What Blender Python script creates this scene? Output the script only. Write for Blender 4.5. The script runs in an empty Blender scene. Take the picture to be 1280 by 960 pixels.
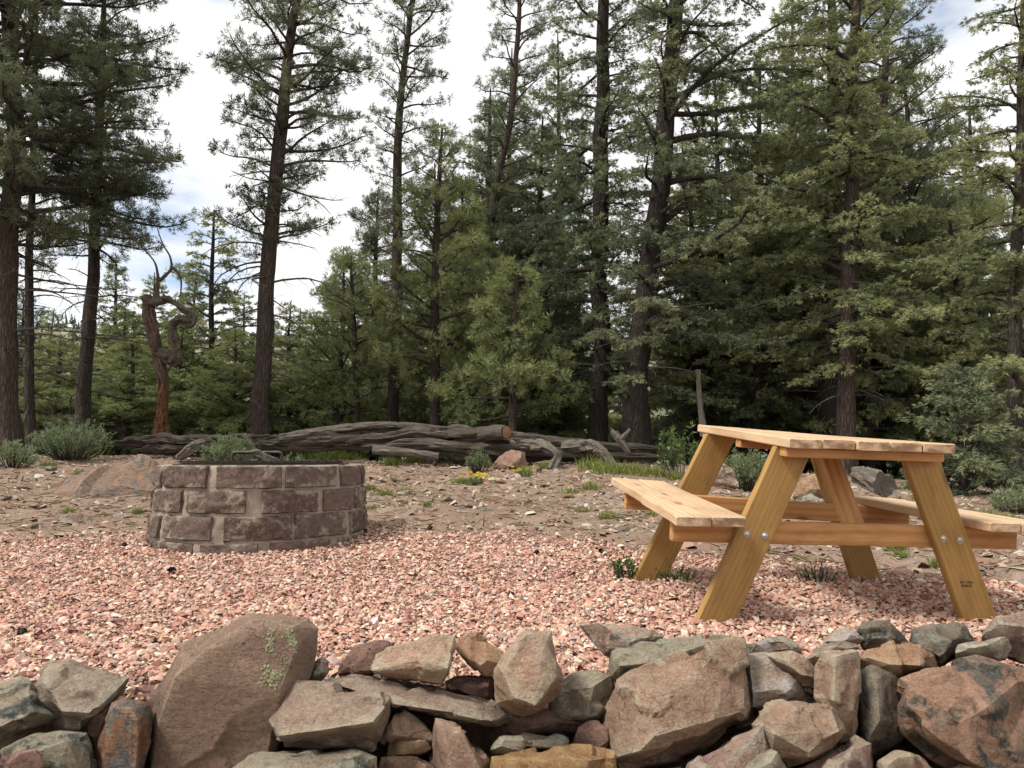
import bpy, bmesh, math, random
import numpy as np
from mathutils import Vector

# ------------------------------------------------------------------ camera, sky, sun, exposure
SC = bpy.context.scene
COL = SC.collection
R = math.radians
FPX, HOR = 960.0, 570.0                      # focal length and horizon in pixels of the 1280 x 960 photograph
PITCH = math.atan((HOR - 480.0) / FPX)
CP, SP = math.cos(PITCH), math.sin(PITCH)
cam_d = bpy.data.cameras.new('camera')
cam_d.sensor_width = 36.0
cam_d.lens = 36.0 * FPX / 1280.0
cam_d.clip_start = 0.05
cam_d.clip_end = 3000
cam = bpy.data.objects.new('camera', cam_d)
COL.objects.link(cam)
cam.location = (0, 0, 0)
cam.rotation_euler = (math.pi / 2 + PITCH, 0, 0)
SC.camera = cam

SUN_EL, SUN_AZ = 54.0, -116.0                  # azimuth from +Y (view direction) towards +X
sun_d = bpy.data.lights.new('sun', 'SUN')
sun_d.energy = 2.6
sun_d.angle = R(14)
sun_d.color = (1.0, 0.95, 0.88)
sun = bpy.data.objects.new('sun', sun_d)
COL.objects.link(sun)
_sv = Vector((math.sin(R(SUN_AZ)) * math.cos(R(SUN_EL)), math.cos(R(SUN_AZ)) * math.cos(R(SUN_EL)), math.sin(R(SUN_EL))))
sun.rotation_euler = _sv.to_track_quat('Z', 'Y').to_euler()

world = bpy.data.worlds.new('World')
SC.world = world
world.use_nodes = True
wn, wl = world.node_tree.nodes, world.node_tree.links
wn.clear()
w_out = wn.new('ShaderNodeOutputWorld')
w_bg = wn.new('ShaderNodeBackground')
w_bg.inputs['Strength'].default_value = 0.11
w_sky = wn.new('ShaderNodeTexSky')
w_sky.sky_type = 'NISHITA'
w_sky.sun_disc = False
w_sky.sun_elevation = R(SUN_EL)
w_sky.sun_rotation = R(SUN_AZ)
w_tc = wn.new('ShaderNodeTexCoord')
w_map = wn.new('ShaderNodeMapping')
w_map.inputs['Scale'].default_value = (1.0, 1.0, 2.6)
w_map.inputs['Location'].default_value = (3.03, 0.15, 0.437)
w_n = wn.new('ShaderNodeTexNoise')
w_n.inputs['Scale'].default_value = 1.7
w_n.inputs['Detail'].default_value = 7
w_n.inputs['Roughness'].default_value = 0.55
w_r = wn.new('ShaderNodeValToRGB')
w_r.color_ramp.elements[0].position = 0.275
w_r.color_ramp.elements[0].color = (0, 0, 0, 1)
w_r.color_ramp.elements[1].position = 0.385
w_r.color_ramp.elements[1].color = (1, 1, 1, 1)
w_r2 = wn.new('ShaderNodeValToRGB')           # cloud bodies: thin edges white, thick cores a little greyer
w_r2.color_ramp.elements[0].position = 0.42
w_r2.color_ramp.elements[0].color = (1, 1, 1, 1)
w_r2.color_ramp.elements[1].position = 0.66
w_r2.color_ramp.elements[1].color = (0.80, 0.80, 0.81, 1)
w_mul = wn.new('ShaderNodeVectorMath')
w_mul.operation = 'SCALE'
w_mul.inputs['Scale'].default_value = 6.3
w_mix = wn.new('ShaderNodeMix')
w_mix.data_type = 'RGBA'
wl.new(w_tc.outputs['Generated'], w_map.inputs['Vector'])
wl.new(w_map.outputs['Vector'], w_n.inputs['Vector'])
wl.new(w_n.outputs['Fac'], w_r.inputs['Fac'])
wl.new(w_n.outputs['Fac'], w_r2.inputs['Fac'])
wl.new(w_r2.outputs['Color'], w_mul.inputs[0])
wl.new(w_r.outputs['Color'], w_mix.inputs['Factor'])
wl.new(w_sky.outputs['Color'], w_mix.inputs['A'])
wl.new(w_mul.outputs['Vector'], w_mix.inputs['B'])
wl.new(w_mix.outputs['Result'], w_bg.inputs['Color'])
wl.new(w_bg.outputs['Background'], w_out.inputs['Surface'])

vs = SC.view_settings
vs.view_transform = 'Standard'
vs.look = 'None'
vs.exposure = 0.76
vs.gamma = 1.0
vs.use_curve_mapping = False
SC.cycles.max_bounces = 6
SC.cycles.diffuse_bounces = 3
SC.cycles.use_denoising = True

rng = np.random.default_rng(7)
random.seed(7)

# ------------------------------------------------------------------ helpers
def at(px, py, Y):
    """the point on the sight line of photograph pixel (px, py) that stands Y metres in front of the camera"""
    r, u = (px - 640.0) / FPX, (480.0 - py) / FPX
    d = np.array([r, CP - u * SP, SP + u * CP])
    return d * (Y / d[1])

def pxm(n, Y):
    return n / FPX * Y

def _hash(ix, iy, iz, seed):
    h = (ix.astype(np.int64) * 374761393 + iy.astype(np.int64) * 668265263 + iz.astype(np.int64) * 2147483647 + seed * 1274126177) & 0xFFFFFFFF
    h = ((h ^ (h >> 13)) * 1274126177) & 0xFFFFFFFF
    h = ((h ^ (h >> 16)) * 2246822519) & 0xFFFFFFFF
    return ((h ^ (h >> 15)) & 0xFFFF) / 65535.0

def vnoise(P, seed=0):
    P = np.asarray(P, float)
    i = np.floor(P).astype(np.int64)
    f = P - i
    f = f * f * (3 - 2 * f)
    out = 0
    for dx in (0, 1):
        for dy in (0, 1):
            for dz in (0, 1):
                w = (f[..., 0] if dx else 1 - f[..., 0]) * (f[..., 1] if dy else 1 - f[..., 1]) * (f[..., 2] if dz else 1 - f[..., 2])
                out = out + w * _hash(i[..., 0] + dx, i[..., 1] + dy, i[..., 2] + dz, seed)
    return out * 2 - 1

def fbm(P, octv=4, seed=0, gain=0.5):
    P = np.asarray(P, float)
    a, s, o = 1.0, 1.0, 0
    for k in range(octv):
        o = o + a * vnoise(P * s + 17.3 * k, seed + k)
        a *= gain
        s *= 2.03
    return o

def fbm2(x, y, sc, octv=4, seed=0):
    x = np.asarray(x, float); y = np.asarray(y, float)
    x, y = np.broadcast_arrays(x, y)
    return fbm(np.stack([x * sc, y * sc, np.zeros_like(x) + 0.37], -1), octv, seed)

def sstep(a, b, x):
    t = np.clip((np.asarray(x, float) - a) / (b - a), 0, 1)
    return t * t * (3 - 2 * t)

def np_mesh(name, V, F, mat=None, parent=None, smooth=True, attrs=None, sharp=None):
    """one mesh object from an array of vertices and an array (or arrays) of faces of equal length"""
    me = bpy.data.meshes.new(name)
    V = np.asarray(V, np.float32)
    Fs = F if isinstance(F, list) else [F]
    Fs = [np.asarray(f, np.int32) for f in Fs if len(f)]
    loops = np.concatenate([f.ravel() for f in Fs])
    tot = np.concatenate([np.full(len(f), f.shape[1], np.int32) for f in Fs])
    start = np.concatenate([[0], np.cumsum(tot)[:-1]]).astype(np.int32)
    me.vertices.add(len(V)); me.vertices.foreach_set('co', V.ravel())
    me.loops.add(len(loops)); me.loops.foreach_set('vertex_index', loops)
    me.polygons.add(len(tot)); me.polygons.foreach_set('loop_start', start); me.polygons.foreach_set('loop_total', tot)
    me.update(calc_edges=True)
    me.polygons.foreach_set('use_smooth', np.full(len(tot), bool(smooth)))
    if attrs:
        for k, a in attrs.items():
            a = np.asarray(a, np.float32)
            if a.ndim == 1:
                at_ = me.attributes.new(k, 'FLOAT', 'POINT'); at_.data.foreach_set('value', a)
            elif a.shape[1] == 3:
                at_ = me.attributes.new(k, 'FLOAT_VECTOR', 'POINT'); at_.data.foreach_set('vector', a.ravel())
            else:
                at_ = me.attributes.new(k, 'FLOAT_COLOR', 'POINT'); at_.data.foreach_set('color', a.ravel())
    if sharp is not None:
        me.set_sharp_from_angle(angle=R(sharp))
    if mat is not None:
        me.materials.append(mat)
    o = bpy.data.objects.new(name, me)
    COL.objects.link(o)
    if parent is not None:
        o.parent = parent
        o.matrix_parent_inverse = parent.matrix_basis.inverted()
    return o

def tag(o, label, cat, group=None, kind=None):
    if label: o['label'] = label
    if cat: o['category'] = cat
    if group: o['group'] = group
    if kind: o['kind'] = kind
    return o

def empty(name, loc, label=None, cat=None, group=None):
    o = bpy.data.objects.new(name, None)
    o.empty_display_size = 0.2
    COL.objects.link(o)
    o.location = tuple(float(v) for v in loc)
    tag(o, label, cat, group)
    return o

class Acc:
    """collects tubes and other pieces of ONE part"""
    def __init__(s):
        s.V, s.Q, s.T, s.A, s.n = [], [], [], [], 0
    def add(s, V, Q=None, T=None, a=None):
        V = np.asarray(V, float)
        s.V.append(V)
        if Q is not None and len(Q): s.Q.append(np.asarray(Q) + s.n)
        if T is not None and len(T): s.T.append(np.asarray(T) + s.n)
        s.A.append(np.zeros(len(V)) if a is None else np.broadcast_to(np.asarray(a, float), (len(V),)))
        s.n += len(V)
    def build(s, name, mat, parent=None, smooth=True, sharp=None, attr=None):
        V = np.concatenate(s.V)
        F = []
        if s.Q: F.append(np.concatenate(s.Q))
        if s.T: F.append(np.concatenate(s.T))
        return np_mesh(name, V, F, mat, parent, smooth, {attr: np.concatenate(s.A)} if attr else None, sharp)

_RING = {}
def tube_arrays(P, rad, sides=6, mod=None):
    P = np.asarray(P, float)
    n = len(P)
    T = np.gradient(P, axis=0)
    T /= np.linalg.norm(T, axis=1)[:, None] + 1e-9
    ref = np.array([0., 0., 1.]) if abs(T[0][2]) < 0.8 else np.array([0., 1., 0.])
    if n <= 9:
        A = np.cross(T, ref); A /= np.linalg.norm(A, axis=1)[:, None] + 1e-9
    else:
        A = np.zeros_like(P); a = np.cross(T[0], ref); a /= np.linalg.norm(a)
        for i in range(n):
            a = a - T[i] * np.dot(a, T[i]); a /= np.linalg.norm(a) + 1e-9
            A[i] = a
    B = np.cross(T, A)
    th = np.arange(sides) / sides * 2 * np.pi
    rr = np.asarray(rad, float)[:, None] * (np.ones((n, sides)) if mod is None else mod)
    V = P[:, None, :] + rr[..., None] * (np.cos(th)[None, :, None] * A[:, None, :] + np.sin(th)[None, :, None] * B[:, None, :])
    key = (n, sides)
    if key not in _RING:
        i = np.arange(n - 1)[:, None] * sides
        j = np.arange(sides)[None, :]
        k = (j + 1) % sides
        _RING[key] = np.stack([i + j, i + k, i + sides + k, i + sides + j], -1).reshape(-1, 4)
    return V.reshape(-1, 3), _RING[key]

def catmull(P, m):
    P = np.asarray(P, float)
    n = len(P)
    t = np.linspace(0, n - 1 - 1e-6, m)
    i = t.astype(int); f = (t - i)[:, None]
    g = lambda k: P[np.clip(k, 0, n - 1)]
    a, b, c, d = g(i - 1), g(i), g(i + 1), g(i + 2)
    return 0.5 * (2 * b + (c - a) * f + (2 * a - 5 * b + 4 * c - d) * f ** 2 + (3 * b - a - 3 * c + d) * f ** 3)

# ------------------------------------------------------------------ materials
MATS = {}
class NT:
    def __init__(s, name, rough=0.85, spec=0.3):
        s.m = bpy.data.materials.new(name); s.m.use_nodes = True
        s.n = s.m.node_tree.nodes; s.l = s.m.node_tree.links
        s.b = s.n['Principled BSDF']
        s.b.inputs['Roughness'].default_value = rough
        s.b.inputs['Specular IOR Level'].default_value = spec
        MATS[name] = s.m
    def coord(s, which='Object'):
        return s.n.new('ShaderNodeTexCoord').outputs[which]
    def attr(s, name, out='Vector'):
        a = s.n.new('ShaderNodeAttribute'); a.attribute_name = name
        return a.outputs[out]
    def mapping(s, vec, scale=(1, 1, 1), loc=(0, 0, 0), rot=(0, 0, 0)):
        m = s.n.new('ShaderNodeMapping')
        m.inputs['Scale'].default_value = scale; m.inputs['Location'].default_value = loc; m.inputs['Rotation'].default_value = rot
        s.l.new(vec, m.inputs['Vector']); return m.outputs['Vector']
    def noise(s, vec, scale, detail=4, rough=0.55, dist=0.0):
        t = s.n.new('ShaderNodeTexNoise')
        t.inputs['Scale'].default_value = scale; t.inputs['Detail'].default_value = detail
        t.inputs['Roughness'].default_value = rough; t.inputs['Distortion'].default_value = dist
        s.l.new(vec, t.inputs['Vector']); return t.outputs['Fac']
    def voro(s, vec, scale, feature='F1'):
        t = s.n.new('ShaderNodeTexVoronoi'); t.feature = feature
        t.inputs['Scale'].default_value = scale
        s.l.new(vec, t.inputs['Vector']); return t.outputs['Distance']
    def ramp(s, fac, stops):
        r = s.n.new('ShaderNodeValToRGB')
        while len(r.color_ramp.elements) < len(stops): r.color_ramp.elements.new(0.5)
        for e, (p, c) in zip(r.color_ramp.elements, stops):
            e.position = p
            e.color = (c, c, c, 1) if not hasattr(c, '__len__') else (*c, 1)
        s.l.new(fac, r.inputs['Fac']); return r.outputs['Color']
    def mix(s, fac, a, b, mode='MIX'):
        m = s.n.new('ShaderNodeMix'); m.data_type = 'RGBA'; m.blend_type = mode
        for k, v in (('Factor', fac), ('A', a), ('B', b)):
            if hasattr(v, 'links') or hasattr(v, 'is_linked'): s.l.new(v, m.inputs[k])
            elif k == 'Factor': m.inputs[k].default_value = v
            else: m.inputs[k].default_value = (*v, 1)
        return m.outputs['Result']
    def math(s, op, a, b=0.0):
        m = s.n.new('ShaderNodeMath'); m.operation = op
        for i, v in enumerate((a, b)):
            if hasattr(v, 'is_linked'): s.l.new(v, m.inputs[i])
            else: m.inputs[i].default_value = v
        return m.outputs[0]
    def rnd(s):
        return s.n.new('ShaderNodeObjectInfo').outputs['Random']
    def bump(s, h, strength=0.5, dist=0.01, prev=None):
        b = s.n.new('ShaderNodeBump'); b.inputs['Strength'].default_value = strength; b.inputs['Distance'].default_value = dist
        s.l.new(h, b.inputs['Height'])
        if prev is not None: s.l.new(prev, b.inputs['Normal'])
        return b.outputs['Normal']
    def done(s, color, normal=None):
        s.l.new(color, s.b.inputs['Base Color'])
        if normal is not None: s.l.new(normal, s.b.inputs['Normal'])
        return s.m

def rock_mat(name, c1, c2, c3, lichen=0.0, lcol=(0.22, 0.24, 0.17), dark=0.0, dcol=(0.035, 0.04, 0.04), streak=(1, 1, 2.4), cut=0.0):
    t = NT(name, 0.9, 0.2)
    co = t.coord('Object')
    off = t.n.new('ShaderNodeVectorMath'); off.operation = 'ADD'
    sc = t.n.new('ShaderNodeVectorMath'); sc.operation = 'SCALE'; sc.inputs['Scale'].default_value = 9.0
    comb = t.n.new('ShaderNodeCombineXYZ')
    for i in range(3): t.l.new(t.rnd(), comb.inputs[i])
    t.l.new(comb.outputs[0], sc.inputs[0]); t.l.new(co, off.inputs[0]); t.l.new(sc.outputs[0], off.inputs[1])
    v = off.outputs[0]
    vs_ = t.mapping(v, streak, rot=(0.5, 0.3, 0.2))
    n1 = t.noise(vs_, 5.0, 6, 0.6)
    n2 = t.noise(vs_, 26.0, 6, 0.65)
    n3 = t.noise(v, 110.0, 5, 0.75)
    n0 = t.noise(v, 3.2, 4, 0.6)
    col = t.mix(t.ramp(n1, [(0.38, 0.0), (0.60, 1.0)]), c1, c2)
    col = t.mix(t.ramp(n2, [(0.45, 0.0), (0.68, 0.85)]), col, c3)
    col = t.mix(t.ramp(n0, [(0.50, 0.0), (0.70, 0.55)]), col, tuple(0.62 * x for x in c3))
    col = t.mix(0.75, col, t.ramp(n3, [(0.30, 0.50), (0.60, 1.0)]), 'MULTIPLY')
    col = t.mix(1.0, col, t.ramp(n2, [(0.25, 0.70), (0.45, 1.0)]), 'MULTIPLY')
    wv = t.n.new('ShaderNodeVectorMath'); wv.operation = 'ADD'
    wn_ = t.n.new('ShaderNodeTexNoise'); wn_.inputs['Scale'].default_value = 9; wn_.inputs['Detail'].default_value = 5; t.l.new(v, wn_.inputs['Vector'])
    ws_ = t.n.new('ShaderNodeVectorMath'); ws_.operation = 'SCALE'; ws_.inputs['Scale'].default_value = .22; t.l.new(wn_.outputs['Color'], ws_.inputs[0])
    t.l.new(vs_, wv.inputs[0]); t.l.new(ws_.outputs[0], wv.inputs[1])
    ck = t.voro(wv.outputs[0], 6.5, 'DISTANCE_TO_EDGE')
    crack = t.math('MULTIPLY', t.ramp(ck, [(0.0, 1.0), (0.013, 0.0)]), t.ramp(n0, [(0.54, 0.0), (0.62, 1.0)]))
    col = t.mix(t.math('MULTIPLY', crack, 0.7), col, tuple(0.3 * x for x in c3))
    if dark > 0:
        nd = t.noise(v, 7.0, 7, 0.65, 0.4)
        th = 0.66 - 0.22 * dark
        col = t.mix(t.ramp(nd, [(th, 0.0), (th + 0.05, 0.9)]), col, t.mix(t.ramp(n3, [(0.4, 0.0), (0.6, 1.0)]), dcol, tuple(2.6 * x for x in dcol)))
    if lichen > 0:
        nl = t.noise(v, 9.0, 8, 0.7, 0.8)
        th = 0.68 - 0.2 * lichen
        col = t.mix(t.ramp(nl, [(th, 0.0), (th + 0.03, 0.85)]), col, t.mix(t.ramp(n3, [(0.4, 0.0), (0.6, 1.0)]), lcol, tuple(min(0.5, 1.7 * x) for x in lcol)))
    geo = t.n.new('ShaderNodeNewGeometry')
    worn = t.ramp(geo.outputs['Pointiness'], [(0.50, 0.0), (0.58, 0.55)])
    col = t.mix(worn, col, tuple(min(0.6, 1.45 * x) for x in c2))
    nb = t.bump(n2, 1.0, 0.045)
    nb = t.bump(n3, 0.9, 0.012, nb)
    nb = t.bump(t.math('SUBTRACT', 1.0, crack), 0.8, 0.012, nb)
    return t.done(col, nb)

rock_mat('rock_tan', (0.526, 0.34, 0.234), (0.654, 0.437, 0.307), (0.412, 0.258, 0.177))
rock_mat('rock_slab', (0.373, 0.252, 0.183), (0.464, 0.312, 0.228), (0.303, 0.197, 0.147))
rock_mat('rock_mauve', (0.424, 0.318, 0.241), (0.547, 0.408, 0.306), (0.321, 0.227, 0.171))
rock_mat('rock_orange', (0.48, 0.258, 0.15), (0.552, 0.33, 0.204), (0.36, 0.198, 0.12), dark=0.25)
rock_mat('rock_orange_grey', (0.40, 0.19, 0.10), (0.42, 0.25, 0.15), (0.33, 0.17, 0.10), dark=0.75, dcol=(0.08, 0.085, 0.08))
rock_mat('rock_ochre', (0.45, 0.255, 0.11), (0.50, 0.31, 0.155), (0.35, 0.185, 0.085))
rock_mat('rock_brown', (0.365, 0.231, 0.166), (0.476, 0.3, 0.214), (0.254, 0.161, 0.119))
rock_mat('rock_maroon', (0.276, 0.165, 0.128), (0.373, 0.224, 0.175), (0.193, 0.119, 0.101))
rock_mat('rock_olive', (0.401, 0.292, 0.221), (0.502, 0.368, 0.274), (0.302, 0.215, 0.16))
rock_mat('rock_grey', (0.39, 0.324, 0.235), (0.52, 0.434, 0.318), (0.315, 0.24, 0.165), lichen=0.4, lcol=(0.26, 0.27, 0.22), dark=0.55)
rock_mat('rock_greengrey', (0.342, 0.292, 0.206), (0.438, 0.382, 0.276), (0.274, 0.214, 0.147), lichen=0.45, lcol=(0.25, 0.26, 0.20), dark=0.5)
rock_mat('rock_dark', (0.205, 0.168, 0.123), (0.294, 0.246, 0.182), (0.157, 0.123, 0.088), lichen=0.5, lcol=(0.20, 0.20, 0.165), dark=0.5)
rock_mat('rock_pale', (0.607, 0.47, 0.356), (0.68, 0.551, 0.428), (0.469, 0.336, 0.246))
rock_mat('rock_pink', (0.511, 0.336, 0.262), (0.607, 0.412, 0.318), (0.386, 0.244, 0.191), dark=0.15)
rock_mat('rock_pinklichen', (0.40, 0.225, 0.15), (0.44, 0.275, 0.19), (0.32, 0.19, 0.13), lichen=0.35, lcol=(0.17, 0.19, 0.14), dark=0.7, dcol=(0.045, 0.05, 0.045))
rock_mat('rock_slablichen', (0.24, 0.165, 0.11), (0.29, 0.20, 0.13), (0.20, 0.14, 0.095), lichen=0.75, lcol=(0.30, 0.31, 0.17))
rock_mat('rock_outcrop', (0.40, 0.25, 0.17), (0.36, 0.27, 0.21), (0.30, 0.18, 0.12), lichen=0.25, lcol=(0.3, 0.3, 0.26), dark=0.62, dcol=(0.085, 0.082, 0.078))

def lichen_mat():
    t = NT('lichen', 0.95, 0.1)
    co = t.coord('Object')
    n = t.noise(co, 120, 5, 0.7)
    return t.done(t.ramp(n, [(0.3, (0.15, 0.15, 0.085)), (0.55, (0.31, 0.31, 0.185)), (0.75, (0.42, 0.41, 0.27))]), t.bump(n, 0.8, 0.006))
lichen_mat()

def attr_col_mat(name, rough=0.9, nscale=140.0, amp=0.5):
    t = NT(name, rough, 0.2)
    c = t.attr('col', 'Color')
    n = t.noise(t.coord('Object'), nscale, 3, 0.6)
    return t.done(t.mix(amp, c, t.ramp(n, [(0.25, 0.45), (0.75, 1.0)]), 'MULTIPLY'), t.bump(n, 0.3, 0.004))
attr_col_mat('gravel_stone'); attr_col_mat('litter')

def dirt_mat():
    t = NT('dirt', 0.95, 0.1)
    co = t.coord('Object')
    n1 = t.noise(co, 0.8, 6, 0.6); n2 = t.noise(co, 7.0, 6, 0.65); n3 = t.noise(co, 45.0, 5, 0.7)
    far = t.n.new('ShaderNodeSeparateXYZ'); t.l.new(co, far.inputs[0])
    col = t.mix(t.ramp(n1, [(0.4, 0.0), (0.62, 1.0)]), (0.30, 0.215, 0.155), (0.37, 0.28, 0.21))
    col = t.mix(t.ramp(n2, [(0.42, 0.0), (0.7, 0.8)]), col, (0.215, 0.15, 0.108))
    col = t.mix(0.7, col, t.ramp(n3, [(0.25, 0.35), (0.7, 1.0)]), 'MULTIPLY')
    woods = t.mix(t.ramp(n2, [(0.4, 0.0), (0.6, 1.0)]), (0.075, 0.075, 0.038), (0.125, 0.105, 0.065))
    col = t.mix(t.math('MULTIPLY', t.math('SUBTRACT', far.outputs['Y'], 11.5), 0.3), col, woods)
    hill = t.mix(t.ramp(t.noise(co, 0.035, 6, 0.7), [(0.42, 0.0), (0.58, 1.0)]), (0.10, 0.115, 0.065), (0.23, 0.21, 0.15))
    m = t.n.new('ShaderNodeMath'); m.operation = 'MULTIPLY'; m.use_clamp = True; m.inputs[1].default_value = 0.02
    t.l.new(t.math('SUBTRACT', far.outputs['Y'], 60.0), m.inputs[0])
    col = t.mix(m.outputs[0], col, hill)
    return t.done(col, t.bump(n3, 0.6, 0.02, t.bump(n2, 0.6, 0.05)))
dirt_mat()

def gravel_bed_mat():
    t = NT('gravel_bed', 0.95, 0.1)
    co = t.coord('Object')
    n3 = t.noise(co, 70.0, 5, 0.7); n1 = t.noise(co, 9, 4)
    col = t.mix(n1, (0.29, 0.175, 0.135), (0.36, 0.225, 0.175))
    return t.done(t.mix(0.8, col, t.ramp(n3, [(0.3, 0.3), (0.7, 1.0)]), 'MULTIPLY'), t.bump(n3, 0.8, 0.02))
gravel_bed_mat()

def wood_mat(name, c_light, c_dark, c_knot, ring=26.0, rough=0.62, grain=0.75, ends=(0.2, 0.12, 0.06)):
    """sawn timber: the attribute 'gr' holds (along, across, through) in metres, shifted for each board"""
    t = NT(name, rough, 0.3)
    g = t.attr('gr', 'Vector')
    warp = t.noise(t.mapping(g, (1.3, 5.0, 5.0)), 1.0, 3, 0.5)
    w = t.n.new('ShaderNodeTexWave'); w.wave_type = 'BANDS'; w.bands_direction = 'Y'
    w.inputs['Scale'].default_value = ring * 0.45; w.inputs['Distortion'].default_value = 5.5
    w.inputs['Detail'].default_value = 3; w.inputs['Detail Scale'].default_value = 0.7
    t.l.new(t.mapping(g, (0.16, 1.0, 0.8)), w.inputs['Vector'])
    fine = t.noise(t.mapping(g, (3.0, 130.0, 130.0)), 1.0, 4, 0.6)
    blot = t.noise(t.mapping(g, (2.5, 7.0, 7.0)), 1.0, 4, 0.55)
    col = t.mix(t.ramp(w.outputs['Fac'], [(0.35, 0.0), (0.95, grain)]), c_light, c_dark)
    col = t.mix(0.35, col, t.ramp(fine, [(0.3, 0.55), (0.7, 1.0)]), 'MULTIPLY')
    col = t.mix(0.55, col, t.ramp(blot, [(0.3, 0.62), (0.62, 1.0)]), 'MULTIPLY')
    dirt_ = t.noise(t.mapping(g, (5.0, 16.0, 16.0)), 1.0, 6, 0.7)
    col = t.mix(0.5, col, t.ramp(dirt_, [(0.35, 0.55), (0.5, 1.0)]), 'MULTIPLY')
    vv = t.n.new('ShaderNodeTexVoronoi'); vv.inputs['Scale'].default_value = 1.0; vv.inputs['Randomness'].default_value = 1.0
    t.l.new(t.mapping(g, (3.2, 9.0, 9.0)), vv.inputs['Vector'])
    col = t.mix(t.ramp(vv.outputs['Distance'], [(0.09, 0.9), (0.15, 0.3), (0.23, 0.0)]), col, c_knot)
    # end grain: the attribute 'endf' is 1 on sawn ends, which weather darker
    e = t.attr('endf', 'Fac')
    en = t.noise(t.mapping(g, (1, 14, 30)), 1.0, 4, 0.6)
    col = t.mix(t.math('MULTIPLY', e, 0.85), col, t.mix(t.ramp(en, [(0.4, 0.0), (0.62, 1.0)]), ends, c_light))
    return t.done(col, t.bump(fine, 0.25, 0.003))
wood_mat('pine_board', (0.66, 0.47, 0.295), (0.56, 0.36, 0.20), (0.30, 0.15, 0.07), ends=(0.21, 0.12, 0.065))
wood_mat('orange_board', (0.60, 0.32, 0.125), (0.46, 0.215, 0.075), (0.22, 0.085, 0.035), ring=18, ends=(0.36, 0.19, 0.08))
wood_mat('sawn_knot', (0.30, 0.15, 0.065), (0.19, 0.095, 0.045), (0.10, 0.05, 0.03), ring=60)
wood_mat('treated_board', (0.42, 0.245, 0.080), (0.335, 0.185, 0.056), (0.15, 0.08, 0.03), ring=34, grain=0.5, ends=(0.30, 0.19, 0.06))

def metal_mat(name, col, rough, metallic, n=0.2):
    t = NT(name, rough, 0.5)
    t.b.inputs['Metallic'].default_value = metallic
    k = t.noise(t.coord('Object'), 40, 4)
    return t.done(t.mix(t.ramp(k, [(0.35, 0.0), (0.7, 1.0)]), col, tuple(c * (1 - n) for c in col)))
metal_mat('zinc', (0.62, 0.62, 0.60), 0.38, 0.9)
metal_mat('fire_steel', (0.075, 0.062, 0.055), 0.55, 0.6, 0.4)
metal_mat('fire_steel_lid', (0.16, 0.14, 0.12), 0.55, 0.6, 0.4)
metal_mat('ink', (0.05, 0.035, 0.015), 0.9, 0.0)

def block_mat():
    t = NT('split_block', 0.92, 0.2)
    co = t.coord('Object')
    n1 = t.noise(co, 6.5, 6, 0.6, 0.5); n2 = t.noise(co, 34.0, 5, 0.65); n3 = t.noise(co, 110.0, 4, 0.7)
    rn = t.rnd()
    col = t.mix(rn, (0.105, 0.066, 0.055), (0.195, 0.138, 0.112))
    col = t.mix(t.ramp(n2, [(0.42, 0.0), (0.68, 0.85)]), col, (0.225, 0.170, 0.140))
    col = t.mix(0.6, col, t.ramp(n3, [(0.25, 0.35), (0.7, 1.0)]), 'MULTIPLY')
    s = t.math('ADD', t.math('ADD', t.math('MULTIPLY', n1, 0.8), t.math('MULTIPLY', n2, 0.25)), t.math('MULTIPLY', t.attr('eb', 'Fac'), 0.06))
    col = t.mix(t.ramp(s, [(0.585, 0.0), (0.65, 0.85)]), col, t.mix(n2, (0.27, 0.22, 0.175), (0.35, 0.295, 0.235)))
    return t.done(col, t.bump(n3, 0.7, 0.006, t.bump(n2, 0.9, 0.02)))
block_mat()
def mortar_mat():
    t = NT('mortar', 0.95, 0.1)
    co = t.coord('Object')
    n1 = t.noise(co, 9.0, 6, 0.6); n2 = t.noise(co, 60.0, 5, 0.7)
    col = t.mix(t.ramp(n1, [(0.35, 0.0), (0.65, 1.0)]), (0.31, 0.26, 0.205), (0.40, 0.345, 0.275))
    col = t.mix(0.6, col, t.ramp(n2, [(0.25, 0.5), (0.7, 1.0)]), 'MULTIPLY')
    return t.done(col, t.bump(n2, 0.7, 0.01))
mortar_mat()

def bark_mat(name, c1, c2, c3, zs=0.16, sc=26.0):
    t = NT(name, 0.95, 0.1)
    co = t.mapping(t.coord('Object'), (1, 1, zs))
    wob = t.n.new('ShaderNodeVectorMath'); wob.operation = 'ADD'
    nw = t.n.new('ShaderNodeTexNoise'); nw.inputs['Scale'].default_value = sc * .8; nw.inputs['Detail'].default_value = 4; t.l.new(co, nw.inputs['Vector'])
    wsc = t.n.new('ShaderNodeVectorMath'); wsc.operation = 'SCALE'; wsc.inputs['Scale'].default_value = 0.07; t.l.new(nw.outputs['Color'], wsc.inputs[0])
    t.l.new(co, wob.inputs[0]); t.l.new(wsc.outputs[0], wob.inputs[1])
    v = t.voro(wob.outputs[0], sc, 'DISTANCE_TO_EDGE')
    n1 = t.noise(co, sc * 0.55, 6, 0.65); n2 = t.noise(co, sc * 4, 4, 0.65)
    col = t.mix(t.ramp(n1, [(0.36, 0.0), (0.64, 1.0)]), c1, c2)
    col = t.mix(t.ramp(n2, [(0.4, 0.0), (0.7, 0.8)]), col, c3)
    col = t.mix(t.ramp(v, [(0.02, 0.45), (0.14, 0.0)]), col, tuple(0.35 * x for x in c1))
    return t.done(col, t.bump(t.ramp(v, [(0.0, 0.0), (0.25, 1.0)]), 0.9, 0.03, t.bump(n2, 0.6, 0.01)))
bark_mat('bark_pine', (0.088, 0.066, 0.055), (0.122, 0.089, 0.073), (0.078, 0.066, 0.058))
bark_mat('bark_grey', (0.080, 0.066, 0.056), (0.108, 0.087, 0.073), (0.063, 0.053, 0.046))
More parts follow.
